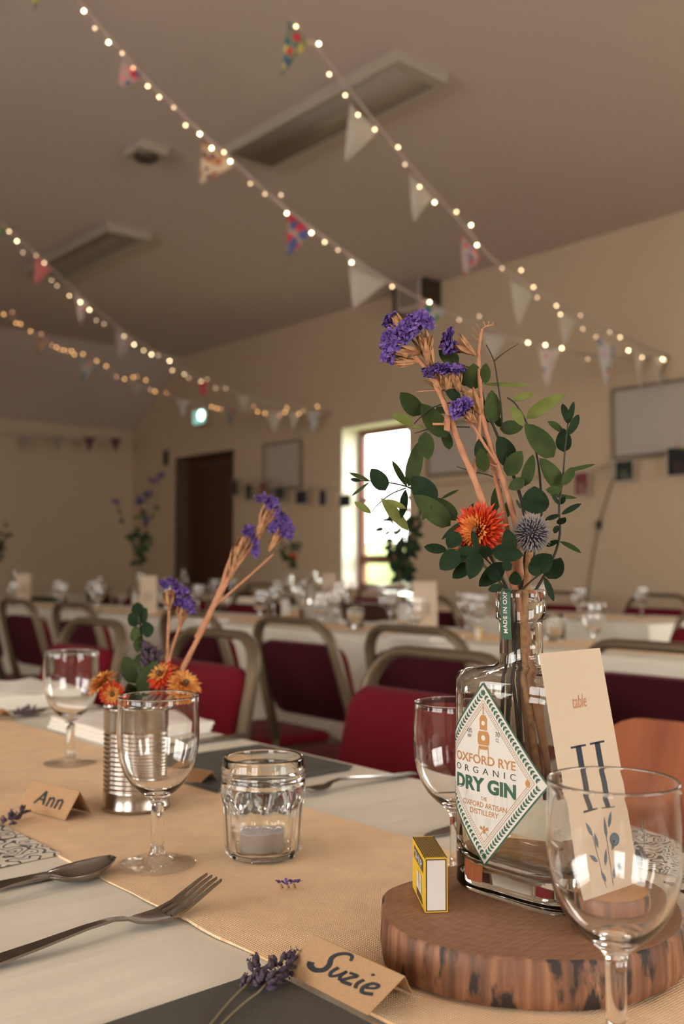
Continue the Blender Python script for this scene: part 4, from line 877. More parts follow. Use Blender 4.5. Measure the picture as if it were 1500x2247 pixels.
# ------------------------------------------------------------------ kraft place cards
def place_card(label, fl, fr, tl_, tr_, bk, name=None, wri=None):
    """front bottom left/right, ridge left/right (world points), back offset vector"""
    t = thing('place_card', label, 'place card', fl); q = MB(); z = Vector((0, 0, 0)); th = Vector((0, 0, .0004))
    a, b, c, d = [p - fl for p in (fl, fr, tr_, tl_)]; e, f_ = a + bk, b + bk
    fn = (b - a).cross(d - a).normalized()
    q.rings([[a, b, c, d], [p - fn * .0004 for p in (a, b, c, d)]], True, True, True); bn = (f_ - e).cross(d - e).normalized(); q.rings([[d, c, f_, e], [p + bn * .0004 for p in (d, c, f_, e)]], True, True, True)
    q.build('folded_card', M_kraft, t, smooth=False)
    if wri:
        W = (b - a); Hh = (d - a); q = MB(); mp = lambda u, v: a + W * u + Hh * v + fn * .00025
        wri(q, mp); q.build('handwriting', M_black, t)
    return t
def strokes(q, mp, lst):
    asp = .58
    for pts, wd in lst:
        P = [Vector((x, y)) for x, y in pts]; S_ = smooth_curve([Vector((p.x, p.y, 0)) for p in P], 4); n_ = len(S_)
        ws = [wd[0] + (wd[1] - wd[0]) * i / (n_ - 1) for i in range(n_)] if isinstance(wd, tuple) and len(wd) == 2 else [wd] * n_
        Lf, Rg = [], []
        for i, p in enumerate(S_):
            tt = (S_[min(i + 1, n_ - 1)] - S_[max(i - 1, 0)]); tt = Vector((tt.x, tt.y * asp)).normalized(); nr = Vector((-tt.y, tt.x)) * ws[i] / 2; Lf.append(mp(p.x + nr.x, p.y + nr.y / asp)); Rg.append(mp(p.x - nr.x, p.y - nr.y / asp))
        q.rings([[a, b] for a, b in zip(Lf, Rg)], False)
def ann(q, mp): strokes(q, mp, [([(.27,.28),(.34,.50),(.40,.76)], (.044,.048)), ([(.40,.76),(.43,.52),(.46,.30)], (.052,.048)), ([(.30,.44),(.38,.46),(.46,.46)], .036), ([(.53,.60),(.535,.42),(.53,.28)], .046), ([(.53,.50),(.58,.60),(.62,.54),(.625,.40),(.63,.28)], .042), ([(.70,.60),(.705,.42),(.70,.28)], .046), ([(.70,.50),(.75,.60),(.79,.54),(.795,.40),(.80,.28)], .042)])
def suz(q, mp): strokes(q, mp, [([(.50,.82),(.48,.92),(.42,.93),(.35,.83),(.33,.70),(.36,.56),(.35,.42),(.28,.34),(.21,.38),(.19,.46)], (.030,.075)), ([(.455,.60),(.43,.46),(.45,.37),(.50,.44),(.55,.60)], (.042,.032)), ([(.545,.60),(.53,.46),(.555,.37)], .036), ([(.575,.60),(.66,.61),(.61,.50),(.575,.38),(.675,.40)], (.032,.046)), ([(.735,.60),(.71,.47),(.73,.37)], .038), ([(.755,.74),(.775,.78)], .030), ([(.80,.47),(.87,.54),(.88,.62),(.82,.60),(.78,.46),(.81,.36),(.90,.42)], (.030,.046))])
def card_from_px(label, fl, fr, tl_, zt, back, wri=None, zb=.7535):
    A, B = on(*fl, zb), on(*fr, zb); Tl = on(*tl_, zt); Tr = Tl + (B - A); return place_card(label, A, B, Tl, Tr, back, wri=wri)
card_from_px('folded brown place card reading Suzie in the foreground', (617, 2130), (806, 2228), (688, 2051), .781, Vector((.040, .004, 0)), suz, .7545)
card_from_px('folded brown place card reading Ann at the left of the runner', (38, 1772), (142, 1800), (70, 1712), .782, Vector((.034, .010, 0)), ann)
card_from_px('blank backed brown place card behind the foreground glass, beside the dark napkin', (378, 1712), (436, 1722), (405, 1683), .778, Vector((.030, .006, 0)))
card_from_px('dark shaded place card at the far left edge behind the tin', (-60, 1574), (-4, 1578), (-48, 1552), .776, Vector((.030, .006, 0)))
# ------------------------------------------------------------------ napkins
def napkin(label, x0, x1, y0, y1, mt, h=.002, layers=1, z=TZ, name='paper_napkin', lump=0):
    t = thing(name, label, 'napkin', ((x0 + x1) / 2, (y0 + y1) / 2, z)); W, D = (x1 - x0), (y1 - y0)
    for k in range(layers):
        q = MB(); n_ = 14; zz0 = k * h; off = .002 * k
        g = [[(-W/2 + W * i / n_ + off * math.sin(k), -D/2 + D * j / n_ - off, zz0 + h * .9 + (.0006 + lump) * (math.sin(i * .9 + k) * math.sin(j * .7 + k * 2) + (1 if lump else 0)) * (1 if 0 < i < n_ and 0 < j < n_ else (.4 if lump else 0))) for i in range(n_ + 1)] for j in range(n_ + 1)]
        q.rings(g, False)
        per = [g[0][i] for i in range(n_)] + [g[j][n_] for j in range(n_)] + [g[n_][n_ - i] for i in range(n_)] + [g[n_ - j][0] for j in range(n_)]
        q.rings([[(p[0], p[1], zz0 + .0001) for p in per], per], True, False, False)
        q.build('folded_layer' if layers > 1 else 'napkin_sheet', mt, t, angle=40)
    return t
napkin('charcoal paper napkin in the bottom foreground under the lavender', .20, .390, .325, .522, M_charcoal, .0016)
napkin('black and cream scroll patterned napkin at the left edge', .205, .403, .847, 1.045, M_pattern, .0022)
napkin('charcoal napkin on the far side of the nearest table, right of the jar', .640, .842, .952, 1.150, M_charcoal, .003, 2)
napkin('black and cream scroll patterned napkin at the right edge behind the foreground glass', .755, .868, .405, .562, M_pattern, .002)
napkin('folded white cloth napkin seen through the foreground glass', .690, .862, 1.30, 1.50, M_white_cloth, .006, 3, lump=.0025)
napkin('folded white cloth napkin stack behind the far left wine glass', .690, .862, 1.72, 1.96, M_white_cloth, .008, 3, lump=.004)
napkin('folded white cloth napkin at the far left edge', .690, .862, 2.16, 2.4, M_white_cloth, .007, 3, lump=.003)
# ------------------------------------------------------------------ cutlery (along X)
def flatware(kind, label, loc, rz, z=TZ):
    t = thing({'fork': 'dinner_fork', 'spoon': 'dessert_spoon', 'knife': 'dinner_knife'}[kind], label, {'fork': 'fork', 'spoon': 'spoon', 'knife': 'knife'}[kind], (loc[0], loc[1], z), rz)
    def strip(prof, name, th=.0018):
        q = MB(); rows = []
        for x, w_, zc, dish in prof:
            n_ = 8; up_ = [Vector((x, w_ * (-1 + 2 * j / n_), zc + dish * (-1 + 2 * j / n_) ** 2 + th)) for j in range(n_ + 1)]; dn = [v - Vector((0, 0, th)) for v in reversed(up_)]; rows.append(up_ + dn)
        q.rings(rows, True, True, True); return q.build(name, M_steel, t, angle=60)
    if kind == 'fork':
        strip([(-.105, .0055, .0004, 0), (-.100, .0085, .0004, 0), (-.080, .0082, .0012, 0), (-.04, .0058, .0045, 0), (-.005, .0038, .0080, 0), (.015, .0030, .0088, 0), (.026, .0036, .0070, 0), (.032, .0060, .0042, 0), (.038, .0095, .0022, .0012), (.046, .0118, .0010, .0016), (.056, .0122, .0014, .0016), (.060, .0122, .0022, .0014)], 'handle')
        for i in range(4):
            y = -.0102 + .0068 * i; q = MB(); rows = []
            for x, hw, zc in ((.058, .0023, .0020), (.070, .0021, .0062), (.082, .0018, .0118), (.094, .0014, .0175), (.1015, .0006, .0205)):
                e = .0012 * ((y / .0102) ** 2) * max(0, (.07 - x) / .012); yy = y * (1 - (x - .058) * 1.2); rows.append([(x, yy - hw, zc + e), (x, yy + hw, zc + e), (x, yy + hw, zc + e + .0019), (x, yy - hw, zc + e + .0019)])
            q.rings(rows, True, True, True); q.build('tine', M_steel, t, smooth=False)
    elif kind == 'spoon':
        strip([(-.105, .0055, .0004, 0), (-.1, .0085, .0004, 0), (-.08, .008, .001, 0), (-.04, .0055, .0050, 0), (-.005, .0036, .0090, 0), (.018, .0030, .0095, 0), (.030, .0040, .0080, 0)], 'handle')
        q = MB(); rows = []; n_ = 16; m_ = 12
        for i in range(m_ + 1):
            s = i / m_; x = .027 + .062 * s; w_ = .0195 * math.sin(PI * min(1, (s * .93 + .035))) ** .62 * (1.0 - .12 * s); dp = .0085 * math.sin(PI * s) ** .8; zr = .0098 - .002 * math.sin(PI * s) + .003 * s
            upr = [Vector((x, w_ * math.cos(PI * j / n_), zr - dp * math.sin(PI * j / n_))) for j in range(n_ + 1)]; rows.append(upr + [v - Vector((0, 0, .0011)) for v in reversed(upr)])
        q.rings(rows, True, True, True); q.build('bowl', M_steel, t)
    else:
        strip([(-.110, .006, .0004, 0), (-.105, .0085, .0004, 0), (-.04, .0075, .0012, 0), (-.005, .0058, .0016, 0), (.000, .0050, .0016, 0)], 'handle', .0042)
        strip([(-.002, .0062, .0016, 0), (.02, .0088, .0012, 0), (.06, .0092, .0008, 0), (.085, .0078, .0006, 0), (.100, .0040, .0005, 0), (.105, .0010, .0005, 0)], 'blade', .0012)
    return t
flatware('fork', 'stainless fork in the left foreground with its tines raised over the runner edge', (.332, .646), .01)
flatware('spoon', 'stainless spoon at the left, its bowl beside the patterned napkin', (.328, .768), .07)
flatware('knife', 'stainless knife lying just behind the left foreground spoon', (.305, .797), -.02)
flatware('fork', 'fork beyond the patterned napkin with only its tips at the left edge', (.33, 1.135), .02)
flatware('fork', 'fork lying across the far side of the nearest table, right of the jar', (.78, .885), PI - .05)
flatware('knife', 'knife with only its tip showing left of the labelled bottle', (.795, .672), PI - .02)
flatware('fork', 'fork at the right edge beside the patterned napkin', (.775, .392), PI)
flatware('knife', 'knife in front of the white napkin seen through the foreground glass', (.775, 1.235), PI)
flatware('spoon', 'spoon beside the white napkins behind the far left wine glass', (.775, 1.640), PI)
# ------------------------------------------------------------------ distant table things
far_bottle = thing('glass_bottle', 'x', 'bottle', (0, 0, 0)); far_mesh = bottle_mesh(32).build('bottle_glass', M_bottle, far_bottle)
q = MB(); q.box((-.0252, 0, .075), (.0008, .05, .06)); q.build('paper_label', M_label, far_bottle, smooth=False)
FB = [((2.70, 2.72), 'distant labelled bottle beside the middle table card'), ((2.66, 4.70), 'distant bottle behind the left distant table card'), ((4.09, 4.98), 'distant bottle under the small bouquet on the far table'), ((2.70, 6.42), 'distant bottle at the left edge of the picture'), ((4.09, 6.55), 'clear distant bottle standing before the dark door'), ((2.62, 3.35), 'empty distant bottle above the central chair back')]
for i, ((x, y), l) in enumerate(FB):
    if i == 0: far_bottle.location = (x, y, RZ); far_bottle['label'] = l; far_bottle['group'] = 'bottles on the further tables'
    else: dup(far_bottle, (x, y, RZ), 0, l, 'bottles on the further tables')
fc = thing('table_number_card', 'x', 'card', (0, 0, 0)); q = MB(); q.box((0, 0, .096), (.0012, .088, .192), mat=Matrix.Rotation(0, 3, 'Y')); q.build('card', M_cream, fc, smooth=False)
q = MB()
for y in (-.012, .012): q.box((-.001, y, .09), (.0008, .006, .045))
q.build('numeral', M_boardf, fc, smooth=False)
FC = [((2.62, 2.55), 'cream table card standing in the middle distance, right of the distant bouquet', .9), ((2.60, 4.50), 'cream table card in the left distance before the dark door', .9), ((4.02, 4.75), 'small pale far table card below the small bouquet', .8), ((2.62, 6.08), 'cream table card cut by the left edge', .9)]
for i, ((x, y), l, rz) in enumerate(FC):
    if i == 0: fc.location = (x, y, RZ); fc.rotation_euler = (0, .10, rz); fc['label'] = l; fc['group'] = 'table cards on the further tables'
    else: dup(fc, (x, y, RZ), rz, l, 'table cards on the further tables')
fj = thing('jam_jar', 'small clear jar on the middle table left of the dark wooden chair', 'jar', (2.66, 2.98, RZ)); q = MB(); q.lathe([(.0005, 0), (.033, 0), (.035, .004), (.036, .07), (.037, .087), (.034, .087), (.033, .07), (.032, .006), (.0005, .005)], 24); q.build('jar_glass', M_bottle, fj)
dup(fj, (2.72, 2.05, RZ), 0, 'small clear jar on the middle table right of the bronze chair frame')
fm = thing('matchbox', 'distant yellow matchbox seen through the chair frame gap', 'matchbox', (2.60, 2.28, RZ), .6); q = MB(); q.box((0, 0, .018), (.05, .016, .036)); q.build('sleeve', M_yellow, fm, smooth=False); q = MB(); q.box((0, 0, .018), (.0515, .014, .034)); q.build('tray', M_paper, fm, smooth=False)
napkin('folded pale napkin on the middle table above the central chair', 2.38, 2.55, 2.3, 2.5, M_white_cloth, .006, 2, lump=.002)
napkin('folded pale napkin on the middle table behind the distant card', 2.86, 3.02, 2.9, 3.1, M_white_cloth, .006, 2, lump=.002)
napkin('folded pale napkin on the middle table behind the tall statice', 2.38, 2.55, 3.7, 3.9, M_white_cloth, .006, 2, lump=.002)
napkin('dark green napkin above the leftmost chair backs', 2.86, 3.02, 6.3, 6.55, M_leafd, .012, 2, lump=.002)
# ------------------------------------------------------------------ flowers and foliage
def leaf_mesh(q, b, t, wd, nrm, curl=.15, fold=.18, n=8, fat=.5):
    b, t = Vector(b), Vector(t); ax = (t - b); Ln = ax.length; ax.normalize(); nrm = (nrm - ax * nrm.dot(ax)).normalized(); sd = ax.cross(nrm)
    rows = []
    for i in range(n + 1):
        s = i / n; ww = wd / 2 * (math.sin(PI * min(1, max(0, s ** (1.0 if fat <= .5 else .8)))) ** .62 if 0 < i < n else .03)
        c = b + ax * Ln * s + nrm * (-curl * Ln * (s * s - s) * 1.0)
        rows.append([c - sd * ww + nrm * fold * ww, c - sd * ww * .5 + nrm * fold * ww * .35, c, c + sd * ww * .5 + nrm * fold * ww * .35, c + sd * ww + nrm * fold * ww])
    q.rings(rows, False)
    q.rings([[p - nrm * .0003 for p in r] for r in rows], False)
def crop(cx, cy): return 750 + cx / 2.5, 650 + cy / 2.5
D0 = .700
rl = random.Random(21)
def P3(cx, cy, dd=0.0): x, y = crop(cx, cy); return at(x, y, D0 + dd)
def sprig(name, label, cat, stems, leaves, loc=None, stem_mat=None, nudge=0.0):
    t = thing(name, label, cat, Vector((bx, by, bz + .022)))
    for i, (pts, r0, r1) in enumerate(stems):
        P = smooth_curve([P3(*p) if len(p) > 2 else P3(p[0], p[1], nudge) for p in pts], 4); q = MB(); q.tube(P, [r0 + (r1 - r0) * k / (len(P) - 1) for k in range(len(P))], 7)
        q.build('stem' if i == 0 else 'side_stem', stem_mat or M_twig, t, world=True)
    for lf in leaves:
        x0, y0, x1, y1, w_, tone = lf[:6]; dd = nudge + rl.uniform(-.012, .012); b = P3(x0, y0, dd); e = P3(x1, y1, dd + rl.uniform(-.010, .010))
        back = -FW + RT * rl.uniform(-.5, .5) + UP * rl.uniform(-.1, .6); q = MB(); leaf_mesh(q, b, e, w_ / 2.5 / F * D0 * 1.08, back, rl.uniform(-.12, .16), rl.uniform(.05, .25), fat=.6 if w_ > 60 else .4)
        q.build('leaf', {'d': M_leafd, 'm': M_leafm, 'l': M_leafl}[tone], t, world=True)
    return t
# inside-bottle ends (crop coordinates, going down into the bottle)
mouth = (960, 1640)
sprig('eucalyptus_sprig', 'drooping eucalyptus sprig reaching far left over the window', 'foliage',
 [([(870, 2650, .0), (890, 2150, .0), (910, 1700, 0), (900, 1600, 0), (760, 1340, 0), (650, 1235, 0), (500, 1120, 0), (370, 1050, 0), (240, 1020, 0), (100, 1012, 0)], .0014, .0004), ([(352, 1052), (290, 1075), (240, 1105), (190, 1150), (160, 1190)], .0006, .0003)],
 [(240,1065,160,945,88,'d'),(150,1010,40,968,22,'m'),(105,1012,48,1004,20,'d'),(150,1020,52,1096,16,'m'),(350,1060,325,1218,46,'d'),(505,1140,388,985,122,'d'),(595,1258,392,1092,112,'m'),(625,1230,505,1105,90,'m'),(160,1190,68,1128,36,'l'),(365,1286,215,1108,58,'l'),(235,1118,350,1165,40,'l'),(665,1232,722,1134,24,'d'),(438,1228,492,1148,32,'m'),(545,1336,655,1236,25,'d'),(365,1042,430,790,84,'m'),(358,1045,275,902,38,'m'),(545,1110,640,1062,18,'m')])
sprig('eucalyptus_sprig', 'upright eucalyptus sprig with upper left leaves among the statice', 'foliage',
 [([(905, 2700, .004), (925, 2100, .004), (958, 1700, .004), (1010, 1400, .006), (1000, 1200, .006), (960, 1040, .006), (905, 900, .006), (850, 760, .006), (785, 600, .006), (765, 510, .006), (740, 450, .006), (690, 390, .006), (600, 360, .006)], .0018, .0004),
  ([(880, 735, .006), (870, 590), (850, 450), (832, 352), (790, 265)], .0007, .0004), ([(835, 355), (890, 310), (965, 262)], .0005, .0002), ([(700, 718), (600, 716), (500, 722), (400, 752)], .0005, .0003), ([(700, 600), (610, 585), (510, 605), (440, 655), (395, 700)], .0005, .0004), ([(870, 1010), (800, 980), (730, 965), (630, 935)], .0005, .0003)],
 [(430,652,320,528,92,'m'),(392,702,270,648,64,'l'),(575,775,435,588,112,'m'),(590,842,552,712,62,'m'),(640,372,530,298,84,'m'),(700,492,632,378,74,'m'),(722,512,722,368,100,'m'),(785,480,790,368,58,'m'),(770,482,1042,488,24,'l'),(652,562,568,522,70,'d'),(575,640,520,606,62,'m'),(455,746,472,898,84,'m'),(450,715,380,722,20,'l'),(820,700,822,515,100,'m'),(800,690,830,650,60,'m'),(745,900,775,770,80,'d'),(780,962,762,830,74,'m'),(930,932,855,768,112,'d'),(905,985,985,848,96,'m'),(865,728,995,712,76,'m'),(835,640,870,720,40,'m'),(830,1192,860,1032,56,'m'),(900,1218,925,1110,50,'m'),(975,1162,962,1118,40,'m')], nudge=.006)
sprig('eucalyptus_sprig', 'broad-leaved eucalyptus sprig right of the statice stems', 'foliage',
 [([(1000, 2720, .0), (975, 2100, .0), (970, 1650, 0), (1040, 1450, .004), (1090, 1250, .004), (1088, 1040, .004), (1065, 860, .004), (1010, 690, .004), (950, 590, .004), (905, 556, .004)], .0013, .0005)],
 [(1162,882,1002,700,112,'m'),(1010,670,1222,534,84,'l'),(992,712,930,604,56,'l'),(940,570,1048,530,46,'l'),(1205,1062,1085,888,104,'m'),(1000,1042,1048,868,64,'m'),(1002,1008,912,1056,62,'m'),(1060,1198,1056,1042,146,'d'),(1118,1062,1206,1066,50,'m'),(1140,1090,1290,1108,22,'m')], nudge=.004)
sprig('eucalyptus_sprig', 'slim small-leaved eucalyptus sprig standing furthest right', 'foliage',
 [([(900, 2560, .0), (950, 1950, 0), (1010, 1680, 0), (1070, 1600, 0), (1160, 1430, 0), (1195, 1300, 0), (1190, 1150, 0), (1210, 1000, 0), (1222, 850, 0), (1238, 700, 0)], .0013, .0005)],
 [(1195,1345,1312,1408,30,'m'),(1190,1340,1118,1372,30,'d'),(1182,1250,1225,1215,40,'d'),(1185,1258,1162,1300,30,'d'),(1195,1198,1112,1228,28,'d'),(1202,1196,1312,1138,30,'d'),(1195,1142,1152,1098,26,'d'),(1198,1142,1222,1098,28,'d'),(1222,962,1388,922,22,'m'),(1208,1038,1272,938,52,'m'),(1240,702,1208,588,40,'d'),(1238,702,1272,578,36,'d'),(1240,762,1298,648,44,'d'),(1215,745,1128,688,42,'m'),(1216,855,1216,725,82,'d')])
sprig('eucalyptus_sprig', 'low dark eucalyptus leaves gathered at the bottle mouth beneath the orange flower', 'foliage',
 [([(990, 2600, .0), (940, 2000, 0), (925, 1680, -.004), (860, 1520, -.012), (745, 1402, -.022)], .0014, .0005), ([(745, 1402, -.022), (650, 1390, -.02), (575, 1385, -.018)], .0005, .0003), ([(950, 1640, -.004), (1040, 1560, -.006), (1120, 1500, -.006)], .0008, .0005)],
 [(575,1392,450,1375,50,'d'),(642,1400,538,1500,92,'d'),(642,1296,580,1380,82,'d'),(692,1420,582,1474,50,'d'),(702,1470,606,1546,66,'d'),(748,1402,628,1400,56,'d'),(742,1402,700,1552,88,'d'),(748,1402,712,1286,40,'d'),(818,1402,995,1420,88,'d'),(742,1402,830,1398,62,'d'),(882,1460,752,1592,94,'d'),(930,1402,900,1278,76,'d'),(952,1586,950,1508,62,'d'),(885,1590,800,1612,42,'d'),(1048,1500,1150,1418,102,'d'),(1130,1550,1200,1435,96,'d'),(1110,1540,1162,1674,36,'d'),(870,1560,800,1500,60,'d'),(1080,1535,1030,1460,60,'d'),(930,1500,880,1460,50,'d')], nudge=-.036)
# statice
def petals(q, c, n_dir, r, seed, k=9):
    rs = random.Random(seed); n_dir = n_dir.normalized(); u = n_dir.orthogonal().normalized(); v = n_dir.cross(u)
    for i in range(k):
        a = 2 * PI * i / k + rs.uniform(-.2, .2); d = (u * math.cos(a) + v * math.sin(a)); side = n_dir.cross(d); L_ = r * rs.uniform(.75, 1.2); w_ = r * .42; up = n_dir * r * rs.uniform(.35, .9)
        p = [c, c + d * L_ * .6 + up * .8 - side * w_ * .8, c + d * L_ * .6 + up + n_dir * r * .12, c + d * L_ * .6 + up * .8 + side * w_ * .8, c + d * L_ + up * 1.05 - side * w_ + n_dir * rs.uniform(-.2, .25) * r, c + d * L_ * 1.08 + up + n_dir * rs.uniform(-.2, .2) * r, c + d * L_ + up * 1.05 + side * w_ + n_dir * rs.uniform(-.2, .25) * r]
        q.add(p, [(0, 2, 1), (0, 3, 2), (1, 2, 5, 4), (2, 3, 6, 5)])
def statice_cluster(t, pts, r, aim, seed, wm=True):
    r *= .76; q = MB(); rs = random.Random(seed)
    for i, p in enumerate(pts):
        for j in range(5): petals(q, p + Vector((rs.uniform(-1, 1), rs.uniform(-1, 1), rs.uniform(-1, 1))) * r * .55, aim + Vector((rs.uniform(-.6, .6), rs.uniform(-.6, .6), rs.uniform(-.4, .4))), r * rs.uniform(.75, 1.0), seed + i * 7 + j, 8)
    tag(q.build('petals', M_purple, t, world=True, smooth=False), kind='stuff')
def calyx(t, a, b, r0, r1, seed, n_=16):
    """bundle of papery bracts from point a (narrow) to b (wide)"""
    q = MB(); rs = random.Random(seed); ax = (b - a); u = ax.orthogonal().normalized(); v = ax.cross(u).normalized()
    q.tube([a, a.lerp(b, .5), b], [r0, (r0 + r1) * .42, r1 * .55], 8)
    for i in range(n_):
        an = rs.uniform(0, 2 * PI); d = u * math.cos(an) + v * math.sin(an); s0 = rs.uniform(0, .55); p0 = a.lerp(b, s0) + d * (r0 + (r1 - r0) * s0) * .6; p1 = a.lerp(b, rs.uniform(.85, 1.15)) + d * r1 * rs.uniform(.7, 1.15)
        leaf_mesh(q, p0, p1, r1 * .5, d, .05, .3, 4)
    tag(q.build('papery_bracts', M_calyx, t, world=True), kind='stuff')
TO = -FW
def statice(label, stems, cal, clusters, twigs=(), loc=None, PP=P3, rad=1.0):
    t = thing('statice_stem', label, 'flower', loc if loc is not None else Vector((bx, by, bz + .022)))
    for i, (pts, r0, r1) in enumerate(stems):
        P = smooth_curve([PP(*p) for p in pts], 4); q = MB(); n_ = len(P)
        q.tube(P, [(r0 + (r1 - r0) * k / (n_ - 1)) * (1 + .10 * math.sin(k * 2.1)) for k in range(n_)], 8, flat=.7); q.build('stem' if i == 0 else 'side_stem', M_tan, t, world=True)
    for i, (a, b, r0, r1) in enumerate(cal): calyx(t, PP(*a), PP(*b), r0, r1, 5 + i)
    for i, (pts, r, aim) in enumerate(clusters): statice_cluster(t, [PP(*p) for p in pts], r * 1.0, (RT * aim[0] + UP * aim[1] + TO * aim[2]), 30 + i * 13)
    for pts, r in twigs: q = MB(); q.tube([PP(*p) for p in pts], r, 5); q.build('twig', M_tan, t, world=True)
    return t
statice('dried statice stem with the largest purple head, highest left in the bouquet',
 [([(1170, 2760, .0), (1080, 2300, 0), (1010, 1900, 0), (960, 1650, 0), (880, 1400, 0), (785, 1165, -.004), (720, 990, -.004), (650, 830, -.004), (590, 660, -.004), (535, 530, -.004), (470, 410, -.004), (400, 330, -.004)], .0030, .0016),
  ([(720, 975, -.002), (742, 860, 0), (752, 700, 0), (755, 560, .002)], .0018, .0012), ([(460, 400, -.004), (430, 370, -.004), (380, 330, -.004)], .0008, .0006)],
 [((505, 400, -.004), (430, 215, -.004), .0012, .0065), ((470, 380, -.006), (460, 230, -.006), .0012, .0055), ((430, 310, -.004), (290, 290, -.004), .002, .007), ((440, 360, -.004), (290, 365, -.004), .001, .004), ((370, 230, -.006), (285, 120, -.002), .002, .005), ((360, 330, -.006), (260, 260, -.004), .002, .006)],
 [([(265, 150, 0), (262, 130, 0)], .0050, (-.5, .4, .5)), ([(360, 190, -.008), (345, 225, -.008), (400, 170, -.008), (380, 150, -.006), (420, 130, -.004), (440, 155, -.004)], .0068, (.0, .5, .8)), ([(275, 220, -.006), (270, 260, -.006), (290, 280, -.006), (268, 325, -.004), (262, 300, -.004)], .0062, (-.6, -.1, .8))],
 [([(570, 690, -.006), (575, 740, -.008), (580, 655, -.006)], .0022), ([(590, 705, -.006), (545, 702, -.008), (497, 702, -.008)], .0009)])
statice('dried statice stem with the flat wide purple head in the middle', 
 [([(1130, 2780, .002), (1080, 2200, .002), (1010, 1800, .002), (985, 1600, .002), (960, 1300, .002), (905, 1080, .002), (850, 925, .002), (800, 780, .002), (755, 640, .002), (700, 545, .002), (650, 510, .0)], .0028, .0013),
  ([(850, 920, .0), (790, 830, 0), (730, 730, -.002), (690, 690, -.002)], .0013, .0009), ([(850, 935, 0), (800, 915, 0), (760, 870, 0)], .0008, .0004), ([(650, 540, 0), (590, 520, 0), (530, 515, 0)], .0010, .0007)],
 [((545, 515, -.004), (500, 440, -.004), .0015, .0062), ((590, 525, -.004), (570, 440, -.004), .0015, .0062), ((640, 520, -.004), (615, 430, -.004), .0015, .006), ((740, 700, -.006), (680, 640, -.008), .0012, .0055), ((760, 650, 0), (690, 520, 0), .0014, .0065)],
 [([(478, 432, -.006), (510, 418, -.006), (545, 410, -.006), (575, 408, -.006), (605, 408, -.006), (630, 415, -.004)], .0056, (0, .9, .35)), ([(650, 620, -.008), (665, 605, -.008), (640, 635, -.008), (680, 612, -.006)], .0060, (-.5, .4, .7))],
 [([(530, 518, -.004), (460, 520, -.004), (408, 524, -.004)], .0004)])
statice('dried statice stem with a spiky bare tip and a small purple head', 
 [([(1050, 2700, .006), (985, 2000, .006), (975, 1640, .006), (900, 1250, .006), (820, 900, .006), (770, 640, .004), (758, 500, .004), (748, 330, .004), (755, 250, .004), (768, 180, .004)], .0024, .0010)],
 [((735, 325, 0), (625, 250, 0), .0010, .0068)], [([(592, 235, -.002), (600, 215, -.002), (590, 270, -.002), (608, 285, 0)], .0058, (-.9, .2, .4))],
 [([(768, 180, .004), (790, 165, .004), (832, 156, .004)], .0005), ([(800, 166, .004), (805, 138, .004)], .0003), ([(820, 160, .004), (832, 140, .004)], .0003), ([(785, 168, .004), (776, 140, .004)], .0004), ([(755, 250, .004), (705, 205, .004)], .0003), ([(752, 235, .004), (690, 240, .004)], .0002), ([(756, 220, .004), (712, 170, .004)], .0002), ([(762, 195, .004), (735, 150, .004)], .0002)])
# strawflower
def strawflower(label, c, aim, r, loc, stem_pts, inner=M_orin, outer=M_orange, rings=((1.0, 44, .10, 0), (.96, 42, .45, 0), (.88, 38, .80, 0), (.76, 34, 1.10, 0), (.64, 30, 1.35, 1), (.50, 24, 1.6, 1), (.38, 18, 1.8, 1)), nm='petals'):
    t = thing('strawflower', label, 'flower', loc); aim = aim.normalized(); u = aim.orthogonal().normalized(); v = aim.cross(u); rs = random.Random(int(r * 1e5))
    qs = [MB(), MB()]
    for k, (rr_, n_, el, which) in enumerate(rings):
        for i in range(n_):
            a = 2 * PI * (i + .5 * (k % 2)) / n_ + rs.uniform(-.06, .06); e = el * .78 + rs.uniform(-.12, .12) - .15; d = u * math.cos(a) + v * math.sin(a); L_ = r * (rr_ * .55 + .42) * rs.uniform(.88, 1.08)
            base = c + aim * (-.10 * r + k * .02 * r) + d * r * .18 * rr_; tip = base + (d * math.cos(e) + aim * math.sin(e)) * L_; leaf_mesh(qs[which], base, tip, r * (.15 if len(rings) > 5 else .21), (aim * math.cos(e) - d * math.sin(e)), .32 if which else .16, .35, 5, fat=.4)
    qs[0].build('outer_petals', outer, t, world=True)['kind'] = 'stuff'; qs[1].build('inner_petals', inner, t, world=True)['kind'] = 'stuff'
    q = MB(); q.ball(c + aim * .25 * r, r * .17, 12, 8); q.build('flower_centre', M_brown, t, world=True)
    if stem_pts: q = MB(); q.tube(smooth_curve(stem_pts, 3), .0012, 6); q.build('stem', M_lavst, t, world=True)
    return t
LB = Vector((bx, by, bz + .022))
strawflower('bright orange-red strawflower at the front of the bouquet', P3(752, 1285, -.016), TO * 1.0 + RT * -.75 + UP * .10, .0178, LB, [P3(930, 2250, 0), P3(925, 1900, 0), P3(930, 1660, -.002), P3(860, 1500, -.012), P3(775, 1310, -.020)])
strawflower('smaller orange strawflower tucked lower left behind the bright one', P3(672, 1375, -.014), TO * .7 + RT * -.9 + UP * -.1, .0125, LB, [P3(915, 2200, 0), P3(915, 1900, 0), P3(915, 1660, -.002), P3(800, 1500, -.008), P3(690, 1390, -.012)], rings=((1.0, 26, .1, 0), (.85, 22, .4, 0), (.6, 18, .9, 1), (.4, 12, 1.3, 1)))
